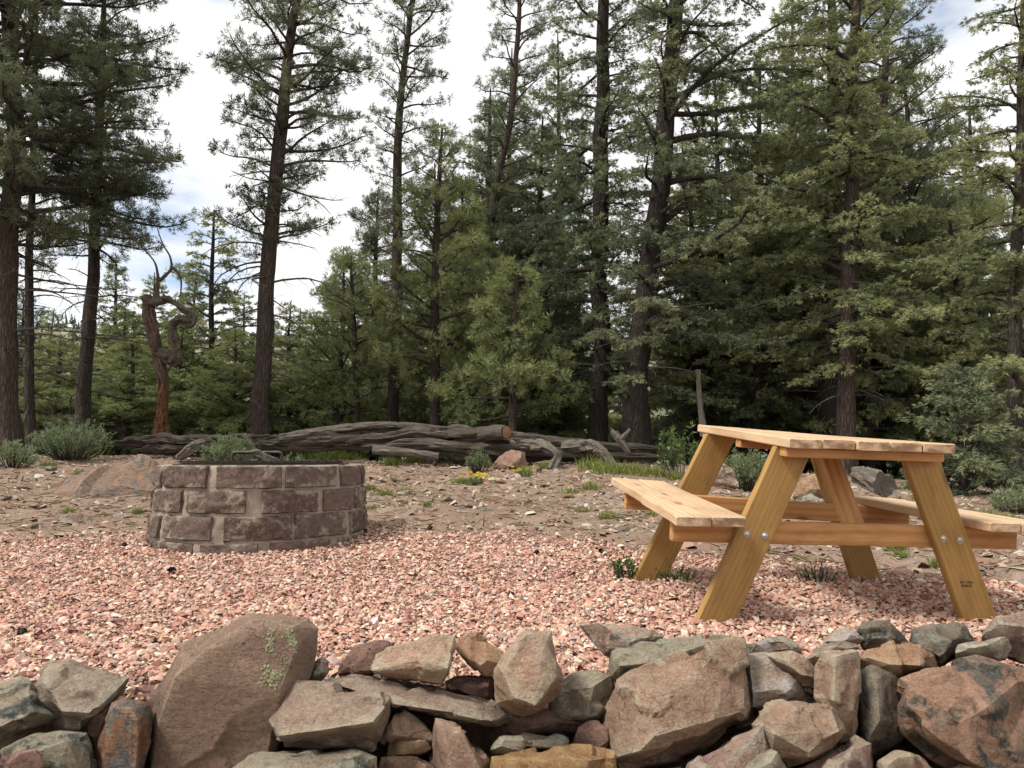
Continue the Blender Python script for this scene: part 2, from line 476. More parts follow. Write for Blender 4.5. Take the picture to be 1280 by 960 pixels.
bark_mat('bark_fir', (0.048, 0.041, 0.036), (0.070, 0.058, 0.049), (0.040, 0.036, 0.032))
bark_mat('twig', (0.09, 0.072, 0.060), (0.12, 0.098, 0.082), (0.07, 0.058, 0.05), 1.0, 20)
bark_mat('dead_twig', (0.15, 0.135, 0.118), (0.20, 0.18, 0.155), (0.11, 0.10, 0.09), 1.0, 20)

def deadwood_mat(name, c1, c2, c3, red=None):
    """weathered wood; the attribute 'lg' is (distance along the limb, turns round it, depth in a groove)"""
    t = NT(name, 0.88, 0.2)
    g = t.attr('lg', 'Vector')
    streak = t.noise(t.mapping(g, (2.2, 34.0, 0)), 1.0, 6, 0.65, 0.3)
    fine = t.noise(t.mapping(g, (7.0, 120.0, 0)), 1.0, 4, 0.6)
    blot = t.noise(t.coord('Object'), 3.0, 5, 0.6)
    col = t.mix(t.ramp(streak, [(0.35, 0.0), (0.65, 1.0)]), c1, c2)
    col = t.mix(t.ramp(blot, [(0.42, 0.0), (0.66, 0.7)]), col, c3)
    col = t.mix(0.7, col, t.ramp(fine, [(0.28, 0.35), (0.66, 1.0)]), 'MULTIPLY')
    if red:
        sx = t.n.new('ShaderNodeSeparateXYZ'); t.l.new(g, sx.inputs[0])
        f = t.ramp(sx.outputs['X'], [(0.0, 1.0), (0.75, 0.9), (1.0, 0.25)])
        k = t.mix(1.0, f, t.ramp(streak, [(0.3, 0.35), (0.55, 1.0)]), 'MULTIPLY')
        col = t.mix(k, col, t.mix(t.ramp(fine, [(0.4, 0.0), (0.65, 1.0)]), red[0], red[1]))
    return t.done(col, t.bump(streak, 0.9, 0.04, t.bump(fine, 0.6, 0.01)))
deadwood_mat('log_wood', (0.045, 0.036, 0.030), (0.24, 0.20, 0.16), (0.115, 0.088, 0.066))
deadwood_mat('log_pale', (0.12, 0.10, 0.082), (0.36, 0.32, 0.265), (0.22, 0.18, 0.14))
deadwood_mat('snag_wood', (0.075, 0.062, 0.052), (0.165, 0.138, 0.112), (0.15, 0.09, 0.052), red=((0.075, 0.027, 0.014), (0.26, 0.11, 0.042)))
deadwood_mat('snag_limb', (0.080, 0.066, 0.055), (0.195, 0.165, 0.135), (0.15, 0.105, 0.066))

def leaf_mat(name, stops, rough=0.6, transl=0.35):
    t = NT(name, rough, 0.25)
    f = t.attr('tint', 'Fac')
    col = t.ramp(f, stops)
    t.l.new(col, t.b.inputs['Base Color'])
    if transl:
        tr = t.n.new('ShaderNodeBsdfTranslucent'); t.l.new(col, tr.inputs['Color'])
        mx = t.n.new('ShaderNodeMixShader'); mx.inputs[0].default_value = transl
        t.l.new(t.b.outputs[0], mx.inputs[1]); t.l.new(tr.outputs[0], mx.inputs[2])
        t.l.new(mx.outputs[0], t.n['Material Output'].inputs['Surface'])
    return t.m
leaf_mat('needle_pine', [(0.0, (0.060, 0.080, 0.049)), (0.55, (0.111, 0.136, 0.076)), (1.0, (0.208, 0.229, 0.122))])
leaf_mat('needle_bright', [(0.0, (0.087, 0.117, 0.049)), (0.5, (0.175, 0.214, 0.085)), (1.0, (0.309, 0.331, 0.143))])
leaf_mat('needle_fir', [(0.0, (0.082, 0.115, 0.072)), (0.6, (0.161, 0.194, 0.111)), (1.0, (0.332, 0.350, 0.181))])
leaf_mat('needle_olive', [(0.0, (0.100, 0.126, 0.063)), (0.5, (0.212, 0.251, 0.121)), (1.0, (0.396, 0.408, 0.195))])
leaf_mat('sage_leaf', [(0.0, (0.110, 0.144, 0.075)), (0.5, (0.200, 0.247, 0.132)), (1.0, (0.304, 0.356, 0.194))])
leaf_mat('grass_blade', [(0.0, (0.11, 0.135, 0.035)), (0.5, (0.21, 0.25, 0.062)), (0.8, (0.30, 0.31, 0.10)), (1.0, (0.42, 0.36, 0.19))])
leaf_mat('herb_leaf', [(0.0, (0.055, 0.10, 0.03)), (0.6, (0.12, 0.185, 0.055)), (1.0, (0.23, 0.27, 0.09))])
leaf_mat('flower_yellow', [(0.0, (0.62, 0.47, 0.03)), (1.0, (0.78, 0.64, 0.06))])
leaf_mat('far_needles', [(0.0, (0.050, 0.068, 0.042)), (0.6, (0.085, 0.105, 0.064)), (1.0, (0.14, 0.15, 0.095))], transl=0.1)
M = MATS

# ------------------------------------------------------------------ terrain
EDGE_X = np.array([-9, -5, -3.5, -2.2, -1.0, 0.0, 0.7, 1.3, 2.1, 2.9, 4.0, 9.0])
EDGE_Y = np.array([4.9, 5.0, 5.25, 5.6, 5.75, 5.45, 4.95, 4.7, 4.45, 4.05, 3.9, 3.8])
WALL_Y = 2.3
def edge_y(x):
    return np.interp(x, EDGE_X, EDGE_Y) + 0.10 * fbm2(x, 0 * np.asarray(x, float), 1.3, 3, 5)

def ground(x, y, rough=True):
    x = np.asarray(x, float); y = np.asarray(y, float)
    tilt = 0.035 * np.clip(x - 0.9, 0, 1.6) + 0.07 * np.clip(x - 2.5, 0, 6.0)
    ye = np.interp(x, EDGE_X, EDGE_Y)
    yy = np.clip(y, WALL_Y, None)
    grav = -0.655 + 0.05 * (np.minimum(yy, ye) - 3.2)
    left = np.clip(-x - 2.0, 0, 4) * 0.03
    bank = 0.03 * sstep(0.0, 0.35, yy - ye) + 0.066 * np.clip(np.minimum(yy, 11.2) - ye, 0, None) + left * sstep(5, 8, yy)
    back = -0.085 * np.clip(yy - 13.5, 0, 45) - 0.03 * np.clip(yy - 58, 0, 40)
    hill = sstep(95, 430, yy) * (66 + 16 * fbm2(x, yy, 0.0045, 3, 31)) + sstep(430, 900, yy) * 14
    z = grav + bank + back + hill - tilt
    if rough:
        out = sstep(-0.05, 0.5, yy - ye)
        z = z + out * (0.045 * fbm2(x, yy, 1.1, 4, 3) + 0.016 * fbm2(x, yy, 5.5, 3, 9)) + 0.012 * (1 - out) * fbm2(x, yy, 1.4, 2, 4)
    low = -0.96 + 0.015 * fbm2(x, y, 1.2, 3, 12)
    k = sstep(WALL_Y - 0.12, WALL_Y + 0.10, y)
    return np.where(y < WALL_Y + 0.12, low * (1 - k) + z * k, z)

def grid_axis(parts):
    out = []
    for a, b, n in parts: out.append(np.linspace(a, b, n, endpoint=False))
    return np.concatenate(out + [[parts[-1][1]]])

gx = grid_axis([(-900, -60, 22), (-60, -9, 34), (-9, 9, 120), (9, 60, 30), (60, 900, 18)])
gy = grid_axis([(-60, 0, 12), (0, 2.1, 8), (2.1, 2.6, 10), (2.6, 12.5, 80), (12.5, 30, 26), (30, 110, 20), (110, 1000, 44)])
XX, YY = np.meshgrid(gx, gy)
ZZ = ground(XX, YY)
nx, ny = len(gx), len(gy)
ii = (np.arange(ny - 1)[:, None] * nx + np.arange(nx - 1)[None, :])
Fq = np.stack([ii, ii + 1, ii + nx + 1, ii + nx], -1).reshape(-1, 4)
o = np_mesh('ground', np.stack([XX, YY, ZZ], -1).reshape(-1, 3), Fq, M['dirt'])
tag(o, None, None, kind='structure')

# gravel bed: a sheet on the levelled ground, then the chips themselves
bx_ = np.arange(-5.2, 5.21, 0.08); by_ = np.arange(2.30, 6.1, 0.06)
BX, BY = np.meshgrid(bx_, by_)
BZ = ground(BX, BY) + 0.008
ii = (np.arange(len(by_) - 1)[:, None] * len(bx_) + np.arange(len(bx_) - 1)[None, :])
Fb = np.stack([ii, ii + 1, ii + len(bx_) + 1, ii + len(bx_)], -1).reshape(-1, 4)
cen = np.stack([BX.ravel()[Fb].mean(1), BY.ravel()[Fb].mean(1)], -1)
Fb = Fb[cen[:, 1] < edge_y(cen[:, 0]) - 0.04]
o = np_mesh('gravel_bed', np.stack([BX, BY, BZ], -1).reshape(-1, 3), Fb, M['gravel_bed'])
tag(o, None, None, kind='structure')

CHIP = np.array([[1, 0, -.5], [0, 1, -.5], [-1, 0, -.5], [0, -1, -.5], [.45, .1, .9], [-.45, -.1, .9]], float)
CHIPF = np.array([[0, 1, 4], [1, 5, 4], [1, 2, 5], [2, 3, 5], [3, 4, 5], [3, 0, 4]])
PAL_G = np.array([[.50, .265, .20], [.55, .32, .24], [.60, .395, .295], [.66, .50, .385], [.72, .61, .49], [.42, .205, .155], [.31, .155, .125], [.52, .35, .29], [.40, .31, .28], [.58, .40, .235]])
PAL_W = np.array([.17, .20, .20, .12, .06, .08, .03, .08, .03, .03])
def chips(name, P, size, flat, pal, palw, mat, lift=0.2, jit=0.10, tilt=0.5):
    n = len(P)
    base = CHIP[None] * (1 + 0.45 * (rng.random((n, 6, 1)) - 0.5)) + 0.28 * (rng.random((n, 6, 3)) - 0.5)
    s = np.stack([size, size * rng.uniform(0.55, 1.0, n), size * flat * rng.uniform(0.7, 1.3, n)], -1)
    V = base * s[:, None, :]
    az = rng.random(n) * 6.283
    ta, tb = rng.normal(0, tilt, n), rng.normal(0, tilt, n)
    def rot(V, a, i, j):
        c, s_ = np.cos(a)[:, None], np.sin(a)[:, None]
        W = V.copy(); W[..., i] = c * V[..., i] - s_ * V[..., j]; W[..., j] = s_ * V[..., i] + c * V[..., j]; return W
    V = rot(rot(rot(V, ta, 1, 2), tb, 0, 2), az, 0, 1)
    V = V + P[:, None, :]
    V[..., 2] += (size * lift)[:, None]
    F = (CHIPF[None] + (np.arange(n) * 6)[:, None, None]).reshape(-1, 3)
    c = pal[rng.choice(len(pal), n, p=palw / palw.sum())] * rng.uniform(1 - 2 * jit, 1 + jit, (n, 1)) * rng.uniform(1 - 0.3 * jit, 1 + 0.3 * jit, (n, 3))
    c = np.concatenate([np.clip(c, 0, 0.9), np.ones((n, 1))], 1)
    return np_mesh(name, V.reshape(-1, 3), F, mat, None, False, {'col': np.repeat(c, 6, 0)})

def gravel_points():
    out = []
    for (y0, y1, dens) in ((2.34, 3.0, 6600), (3.0, 3.8, 5000), (3.8, 4.8, 3300), (4.8, 6.0, 2000)):
        w = 0.73 * y1 + 0.35
        n = int((y1 - y0) * 2 * w * dens)
        x = rng.uniform(-w, w, n); y = rng.uniform(y0, y1, n)
        e = edge_y(x)
        thin = sstep(-0.45, 0.22, y - e + 0.25 * fbm2(x, y, 2.5, 3, 21))
        # round the table's far legs the pad is thinner and dirt shows between the chips
        bare = 0.55 * sstep(0.5, 1.2, x) * sstep(3.5, 4.4, y) * (0.5 + fbm2(x, y, 1.8, 3, 44))
        k = rng.random(n) > np.clip(thin + bare, 0, 1)
        out.append(np.stack([x[k], y[k]], -1))
    return np.concatenate(out)
gp = gravel_points()
gz = ground(gp[:, 0], gp[:, 1]) + 0.008 + rng.uniform(0, 0.012, len(gp))
gs = np.clip(rng.lognormal(math.log(0.0090), 0.42, len(gp)), 0.006, 0.026)
o = chips('gravel', np.column_stack([gp, gz]), gs, 0.42, PAL_G * 1.1, PAL_W, M['gravel_stone'], tilt=.36)
tag(o, 'pink and cream crushed stone gravel spread over the pad', 'gravel', kind='stuff')

# ------------------------------------------------------------------ rocks
def rock_mesh(name, pts, mat, parent, seed, bevel=0.0015, edge=0.0168, amp=0.0085, strat=0.8, sharp=11, facets=5, cells=1.6):
    """a broken stone: the hull of its corner points, edges worn, faces roughened in layers"""
    pts = np.asarray(pts, float)
    c = pts.mean(0)
    bm = bmesh.new()
    for p in pts: bm.verts.new(p - c)
    r = bmesh.ops.convex_hull(bm, input=bm.verts)
    junk = [e for e in r['geom_interior'] + r['geom_unused'] if isinstance(e, bmesh.types.BMVert)]
    bmesh.ops.delete(bm, geom=list(set(junk)), context='VERTS')
    # broken faces: planes struck off the hull, mostly facing the viewer's side and the top
    rs = np.random.default_rng(seed)
    H = np.array([v.co[:] for v in bm.verts]); ext = H.max(0) - H.min(0)
    for q in range(facets):
        nn = rs.normal(0, 0.55, 3) + (np.array([0, -1.0, 0.35]) if q % 3 else np.array([rs.normal(0, .8), -.3, rs.normal(.3, .8)]))
        nn /= np.linalg.norm(nn)
        V0 = np.array([v.co[:] for v in bm.verts])
        dd = V0 @ nn
        cut = dd.max() - rs.uniform(0.04, 0.12) * (dd.max() - dd.min())
        g = bmesh.ops.bisect_plane(bm, geom=bm.verts[:] + bm.edges[:] + bm.faces[:], plane_co=Vector(nn * cut), plane_no=Vector(nn), clear_outer=True)
        ce = [e for e in g['geom_cut'] if isinstance(e, bmesh.types.BMEdge)]
        if ce: bmesh.ops.contextual_create(bm, geom=ce)
    bmesh.ops.dissolve_limit(bm, angle_limit=R(10), verts=bm.verts, edges=bm.edges)
    fid = bm.faces.layers.int.new('fid')
    for q, f in enumerate(bm.faces): f[fid] = q + 1
    bmesh.ops.triangulate(bm, faces=bm.faces)
    for _ in range(6):
        lng = [e for e in bm.edges if e.calc_length() > edge]
        if not lng: break
        bmesh.ops.subdivide_edges(bm, edges=lng, cuts=1)
        bmesh.ops.triangulate(bm, faces=[f for f in bm.faces if len(f.verts) > 3])
    bm.normal_update()
    for e in bm.edges:
        e.smooth = not (len(e.link_faces) == 2 and e.link_faces[0][fid] != e.link_faces[1][fid] and e.calc_face_angle(0) > R(sharp))
    V = np.array([v.co[:] for v in bm.verts]); N = np.array([v.normal[:] for v in bm.verts])
    Q = V + seed * 3.7
    # fracture cells: each patch of the surface breaks along its own slightly tilted plane
    size = max(ext.max(), 1e-3)
    K = int(np.clip(cells * (ext[0] * ext[2] + ext[1] * ext[2] + ext[0] * ext[1]) / 0.01, 5, 46)) if size < 0.9 and cells else int(cells * 8)
    sd = V[rs.integers(0, len(V), max(K, 1))]
    Vd = V + 0.10 * size * np.stack([fbm(Q * (3.2 / size) + 3.1 * q, 3, seed + 20 + q, .55) for q in range(3)], -1) * 0.9
    D2 = ((Vd[:, None, :] - sd[None]) ** 2).sum(2)
    cid = D2.argmin(1)
    tilt = rs.normal(0, 0.10, (max(K, 1), 3)); hgt = rs.normal(0, 0.36, max(K, 1)) * amp
    d = hgt[cid] + ((V - sd[cid]) * tilt[cid]).sum(1)
    d = np.clip(d, -1.6 * amp, 1.2 * amp)
    d = d + amp * (0.16 * fbm(Q * 22 * (0.3 / size) ** .4, 4, seed + 1, 0.6) + 0.16 * (1 - 2 * np.abs(fbm(Q * 34, 3, seed + 2, 0.5))))
    on = np.array([any(not e.smooth for e in v.link_edges) for v in bm.verts])
    d = d - on * bevel * np.clip(0.2 + 1.6 * fbm(Q * 20, 3, seed + 8), 0, 2)
    bm.verts.index_update()
    for f in bm.faces:
        ids = [cid[v.index] for v in f.verts]
        f[fid] = f[fid] * 64 + (ids[0] if ids[0] in (ids[1], ids[2]) else ids[1])
    V = V + N * d[:, None]
    for v, co in zip(bm.verts, V): v.co = co
    bm.normal_update()
    for e in bm.edges:
        if len(e.link_faces) == 2 and e.link_faces[0][fid] != e.link_faces[1][fid]:
            e.smooth = e.calc_face_angle(0) < R(9)
    me = bpy.data.meshes.new(name)
    for f in bm.faces: f.smooth = True
    bm.to_mesh(me); bm.free()
    me.materials.append(mat)
    o = bpy.data.objects.new(name, me); COL.objects.link(o)
    if parent is not None:
        o.parent = parent
    o.location = c - (np.array(parent.location) if parent is not None else 0)
    return o

def rock_px(outline, front, Y, th, shrink=0.82):
    pts = [at(x, y, Y) for x, y in outline]
    cx = sum(p[0] for p in outline) / len(outline); cy = sum(p[1] for p in outline) / len(outline)
    pts += [at(x, y, Y - 1.35 * d) for x, y, d in front]
    if not front:
        pts += [at(cx + (x - cx) * 0.55, cy + (y - cy) * 0.55, Y - 0.05) for x, y in outline[::2]]
    pts += [at(cx + (x - cx) * shrink, cy + (y - cy) * shrink, Y + th) for x, y in outline]
    return pts

WALL = [
 # material, distance, thickness, outline, front corner points, label
 ('rock_slab', 2.17, .16, [(190,1005),(176,960),(178,876),(205,835),(228,806),(313,768),(385,775),(399,785),(397,810),(378,845),(352,865),(335,940),(330,1005)],
   [(186,965,.09),(196,915,.10),(222,848,.11),(262,813,.10),(318,777,.07),(366,783,.08),(372,806,.09),(350,860,.11),(334,936,.11),(326,1005,.10),(190,1005,.09)], 'large brown triangular slab with pale lichen near its top'),
 ('rock_mauve', 2.12, .20, [(38,863),(50,845),(60,828),(85,826),(128,840),(162,847),(150,866),(118,890),(100,905),(92,918),(76,912),(72,890),(50,875)],
   [(55,852,.05),(78,889,.09),(112,892,.08),(158,849,.02)], None),
 ('rock_grey', 2.10, .22, [(-40,860),(0,852),(25,847),(42,858),(60,880),(75,895),(60,905),(30,915),(0,922),(-40,930)], [(0,908,.08),(45,890,.07),(-30,912,.08)], None),
 ('rock_greengrey', 1.98, .22, [(-20,965),(5,938),(40,922),(75,914),(110,915),(117,930),(118,1005),(-20,1005)], [(55,930,.06),(85,925,.06),(20,948,.08),(60,1005,.08),(110,990,.05)], None),
 ('rock_maroon', 1.86, .12, [(-5,955),(18,938),(45,938),(58,962),(55,1005),(-5,1005)], [], None),
 ('rock_orange_grey', 2.04, .18, [(119,965),(122,930),(135,890),(140,878),(160,874),(182,882),(187,893),(184,910),(177,945),(175,1005),(118,1005)],
   [(142,885,.05),(165,885,.06),(172,900,.06),(166,1000,.06),(125,1000,.05)], 'upright orange stone with a grey weathered side'),
 ('rock_olive', 2.06, .24, [(334,893),(350,865),(368,853),(400,856),(470,863),(488,872),(488,890),(480,925),(465,938),(420,941),(355,934),(345,925)],
   [(348,920,.09),(400,913,.12),(465,902,.11),(480,885,.06),(372,858,.02)], 'boxy brown stone with a sloping top face'),
 ('rock_pink', 2.22, .08, [(382,852),(395,825),(402,820),(412,826),(410,842),(400,852)], [], None),
 ('rock_maroon', 2.28, .14, [(425,842),(432,822),(445,808),(475,799),(487,800),(492,812),(480,832),(460,847),(440,847)], [(450,818,.04),(465,835,.05)], None),
 ('rock_tan', 2.18, .16, [(463,833),(470,818),(510,803),(545,793),(568,795),(570,805),(562,840),(553,856),(520,853),(475,846)], [(467,838,.05),(550,852,.05),(558,835,.07),(520,825,.06)], 'tan wedge shaped stone with a dark lichen edge'),
 ('rock_orange', 2.24, .12, [(570,812),(572,798),(590,793),(605,798),(628,820),(620,835),(612,848),(600,840),(580,822)], [(600,825,.04),(611,840,.04)], None),
 ('rock_olive', 2.14, .24, [(405,850),(440,846),(470,852),(550,858),(600,870),(640,888),(645,897),(622,907),(570,898),(488,886),(470,878)], [(500,880,.06),(560,890,.06),(615,901,.05)], 'long thin slab spanning several stones'),
 ('rock_maroon', 2.24, .16, [(555,852),(570,844),(614,848),(617,870),(612,880),(590,874),(560,862)], [(575,862,.04),(605,868,.04)], None),
 ('rock_tan', 2.10, .20, [(617,860),(620,835),(640,805),(657,786),(688,790),(690,800),(700,830),(703,850),(690,875),(675,885),(655,893),(640,890),(620,880)],
   [(626,835,.06),(645,870,.09),(668,878,.10),(692,845,.07),(678,815,.06),(660,795,.03)], 'tall faceted tan block'),
 ('rock_grey', 2.20, .18, [(688,872),(705,850),(720,840),(745,836),(765,842),(772,860),(764,885),(752,900),(720,905),(692,900)], [(715,860,.05),(745,855,.06),(740,885,.07)], None),
 ('rock_maroon', 2.18, .20, [(636,897),(680,888),(740,898),(758,905),(742,918),(640,920)], [(680,905,.04)], None),
 ('rock_brown', 2.08, .18, [(480,926),(486,895),(505,889),(520,899),(541,924),(515,928)], [(500,912,.05),(520,915,.04)], None),
 ('rock_orange', 2.06, .18, [(482,945),(487,927),(530,927),(537,935),(515,942),(495,947)], [(500,937,.03)], None),
 ('rock_brown', 2.02, .2, [(470,1005),(474,948),(520,944),(545,955),(545,1005)], [], None),
 ('rock_brown', 2.04, .22, [(541,1005),(541,930),(546,900),(565,902),(585,920),(600,935),(614,952),(614,1005)], [(560,930,.05),(575,915,.05),(565,1005,.08),(597,960,.06)], None),
 ('rock_grey', 1.94, .22, [(280,965),(320,945),(380,940),(440,938),(472,945),(476,1005),(280,1005)], [(330,960,.06),(450,955,.06),(460,1005,.09),(290,1005,.09)], None),
 ('rock_ochre', 1.96, .22, [(612,960),(614,946),(640,938),(700,933),(740,937),(764,943),(768,1005),(610,1005)], [(640,950,.06),(735,950,.06),(740,1005,.08),(630,1005,.08)], 'long ochre yellow stone'),
 ('rock_grey', 2.08, .16, [(612,944),(625,922),(660,918),(698,917),(712,923),(712,934),(660,942)], [(640,932,.04),(690,930,.04)], None),
 ('rock_maroon', 2.08, .18, [(712,938),(725,912),(740,904),(762,910),(770,928),(757,944),(730,942)], [(740,922,.05)], None),
 ('rock_tan', 2.10, .26, [(752,905),(755,890),(765,870),(772,852),(790,840),(840,820),(885,812),(915,795),(932,797),(934,830),(937,880),(930,900),(895,915),(880,930),(850,950),(790,968),(765,962),(763,945),(768,925)],
   [(778,862,.05),(812,900,.11),(818,920,.13),(890,902,.10),(930,892,.06),(768,947,.08),(800,938,.12),(885,922,.08),(905,802,.01)], 'largest tan stone, broad cracked face over a split lower ledge'),
 ('rock_pink', 2.30, .16, [(722,780),(745,779),(800,784),(832,795),(795,817),(765,834),(755,820),(740,800)], [(760,812,.04),(800,798,.02)], None),
 ('rock_greengrey', 2.22, .2, [(765,846),(764,815),(770,808),(850,800),(890,797),(914,795),(905,814),(850,828),(830,828),(800,834),(775,850)], [(775,832,.05),(830,824,.06),(780,815,.03)], 'flat green grey lichened slab'),
 ('rock_pale', 2.14, .2, [(934,818),(958,817),(975,835),(995,850),(1008,872),(1000,885),(935,890)], [(940,866,.05),(985,860,.05),(937,825,.01),(940,885,.04)], None),
 ('rock_tan', 2.14, .16, [(956,818),(990,814),(1010,825),(1028,844),(1015,853),(1000,852),(980,842)], [(1005,842,.05),(985,828,.03)], None),
 ('rock_pale', 2.30, .14, [(945,806),(960,798),(980,797),(1000,808),(1002,817),(950,818)], [], None),
 ('rock_dark', 2.24, .1, [(931,824),(933,805),(945,806),(954,817),(940,824)], [], None),
 ('rock_mauve', 2.20, .18, [(1009,824),(1030,805),(1050,801),(1076,808),(1070,817),(1040,820),(1020,832)], [(1030,815,.04)], None),
 ('rock_pale', 2.32, .14, [(1030,803),(1040,790),(1055,783),(1073,790),(1078,799),(1060,808)], [], None),
 ('rock_dark', 2.32, .15, [(1073,795),(1080,780),(1110,776),(1130,795),(1138,808),(1100,814),(1078,812)], [(1100,790,.04)], 'small blue grey stone'),
 ('rock_tan', 2.06, .22, [(1021,872),(1022,835),(1032,818),(1070,815),(1073,850),(1072,905),(1065,924),(1052,928),(1036,892)], [(1045,822,.04),(1043,875,.06),(1069,890,.05)], 'narrow upright tan stone'),
 ('rock_orange', 2.16, .2, [(1068,827),(1085,812),(1115,805),(1150,808),(1165,820),(1169,834),(1145,843),(1125,850),(1100,842),(1070,838)], [(1110,830,.06),(1150,832,.05),(1085,822,.04)], None),
 ('rock_dark', 2.24, .2, [(1136,800),(1140,787),(1195,778),(1205,782),(1216,800),(1212,814),(1175,833),(1160,823),(1138,810)], [(1150,806,.05),(1203,796,.05),(1175,822,.06)], 'dark grey boxy stone'),
 ('rock_mauve', 2.16, .16, [(1190,827),(1200,810),(1240,800),(1262,798),(1266,810),(1258,824),(1230,822),(1195,832)], [(1225,812,.04)], None),
 ('rock_pink', 2.24, .24, [(1228,800),(1245,770),(1280,766),(1340,775),(1340,832),(1280,828),(1262,822),(1240,817)], [(1250,790,.04),(1320,790,.05)], None),
 ('rock_dark', 2.10, .2, [(1073,928),(1072,840),(1090,833),(1112,840),(1120,860),(1131,875),(1128,885),(1140,892),(1144,907),(1110,934),(1090,950)], [(1095,850,.04),(1100,900,.07),(1085,925,.05)], 'dark lichen covered stone'),
 ('rock_pinklichen', 2.04, .28, [(1122,882),(1128,852),(1180,830),(1220,818),(1280,835),(1350,850),(1350,1005),(1200,958),(1170,950),(1130,915)], [(1132,882,.05),(1200,903,.12),(1228,888,.12),(1275,850,.06),(1212,952,.13),(1195,832,.01),(1320,1000,.10)], 'big pink slab half covered in black lichen'),
 ('rock_tan', 2.00, .24, [(937,905),(960,882),(1000,875),(1038,878),(1055,910),(1045,932),(1020,949),(975,960),(950,950)], [(968,918,.09),(1000,881,.02),(1050,914,.05),(1012,942,.08),(965,950,.05)], None),
 ('rock_pink', 1.93, .24, [(840,1005),(860,955),(920,925),(955,904),(968,935),(980,962),(980,1005)], [(935,935,.05),(960,970,.07),(880,965,.06),(880,1005,.09)], None),
 ('rock_greengrey', 1.86, .14, [(915,968),(945,948),(972,940),(982,965),(984,1005),(915,1005)], [], None),
 ('rock_pink', 1.97, .22, [(975,1005),(985,968),(1010,960),(1050,935),(1070,920),(1088,930),(1092,1005)], [(1060,940,.05),(1070,1005,.08),(1010,975,.05)], None),
 ('rock_tan', 1.97, .22, [(1092,1005),(1100,955),(1120,943),(1145,945),(1168,962),(1170,1005)], [(1125,960,.05)], None),
 ('rock_tan', 1.95, .24, [(1165,1005),(1185,965),(1200,955),(1240,945),(1280,950),(1330,1005)], [(1230,965,.06),(1240,1005,.08)], None),
 ('rock_brown', 2.00, .22, [(760,1005),(765,968),(800,972),(850,960),(845,1005)], [], None),
 ('rock_brown', 2.30, .2, [(900,1005),(905,900),(1000,890),(1090,900),(1130,960),(1130,1005)], [], None),
 ('rock_brown', 2.34, .14, [(480,1005),(480,900),(620,905),(740,900),(770,960),(770,1005)], [], None),
 ('rock_brown', 2.30, .14, [(60,1005),(60,905),(130,890),(140,1005)], [], None),
]
wall = empty('stone_wall', (0, 2.1, -0.95), 'low dry stacked wall of rough brown, pink and grey fieldstones edging the gravel', 'stone wall')
for k, (mt, Y, th, outl, fr, lab) in enumerate(WALL):
    o = rock_mesh('stone', rock_px(outl, fr, Y, th), M[mt], wall, 100 + k, cells=.18 if k == 0 else 1.0, amp=.006 if k == 0 else .0085, facets=0 if len(fr) > 2 else 3)
    if lab: o['label'] = lab
# the wall goes on at both ends
wr = np.random.default_rng(5)
for side in (-1, 1):
    for k in range(14):
        cx = side * (1.62 + 0.24 * (k // 2) + wr.uniform(-.04, .04)); lev = k % 2
        c = np.array([cx, 2.08 + 0.12 * lev + wr.uniform(-.03, .03), -0.86 + 0.19 * lev])
        p = wr.normal(size=(16, 3)); p /= np.linalg.norm(p, axis=1)[:, None]
        p = np.sign(p) * np.abs(p) ** 0.7 * np.array([wr.uniform(.12, .17), .13, wr.uniform(.08, .12)])
        rock_mesh('stone', c + p, M[['rock_tan', 'rock_brown', 'rock_grey', 'rock_pink', 'rock_olive'][wr.integers(5)]], wall, 300 + k + 40 * (side + 1), edge=0.03, cells=1.0)

# the crusty lichen on the triangular slab: raised rosettes on its face
slab = [c for c in wall.children if c.get('label', '').startswith('large brown triangular')][0]
def lichen_on(stone, spots):
    bpy.context.view_layer.update()
    acc = Acc()
    mw = stone.matrix_world
    inv = mw.inverted()
    for (px, py, rad) in spots:
        d = at(px, py, 1.0)
        og = inv @ Vector((0, 0, 0)); dr = (inv.to_3x3() @ Vector(d)).normalized()
        hit, loc, nor, _ = stone.ray_cast(og, dr)
        if not hit: continue
        loc = np.array(loc); nor = np.array(nor)
        t1 = np.cross(nor, [0.2, 0.1, 1]); t1 /= np.linalg.norm(t1); t2 = np.cross(nor, t1)
        r = pxm(rad, 2.03) * .8
        th = np.linspace(0, 2 * np.pi, 12, endpoint=False)
        rr = r * wr.uniform(0.35, 1.3, 12)
        ring0 = loc + (np.cos(th) * rr)[:, None] * t1 + (np.sin(th) * rr)[:, None] * t2 - nor * 0.002
        ring1 = loc + (np.cos(th) * rr * .75)[:, None] * t1 + (np.sin(th) * rr * .75)[:, None] * t2 + nor * (0.0008 + wr.uniform(0, .0016, 12))[:, None]
        V = np.concatenate([ring0, ring1, [loc + nor * 0.0012]])
        j = np.arange(12); k = (j + 1) % 12
        acc.add(V, np.stack([j, k, 12 + k, 12 + j], -1), np.stack([12 + j, 12 + k, np.full(12, 24)], -1))
    if acc.n:
        o = acc.build('lichen', M['lichen'], None, True)
        o.parent = stone
sp = [(338 + wr.normal(0, 2.5), 785 + 30 * wr.random(), wr.uniform(1.5, 3.2)) for _ in range(60)]
sp += [(340 + wr.normal(0, 6), 845 + wr.normal(0, 6), wr.uniform(1.8, 3.8)) for _ in range(80)]
sp += [(357 + 14 * u + wr.normal(0, 2.5), 788 + 24 * u + wr.normal(0, 3), wr.uniform(1.5, 3.2)) for u in wr.random(60)]
sp += [(352 + wr.normal(0, 4), 830 + wr.normal(0, 5), wr.uniform(1.2, 2.5)) for _ in range(14)]
lichen_on(slab, sp)

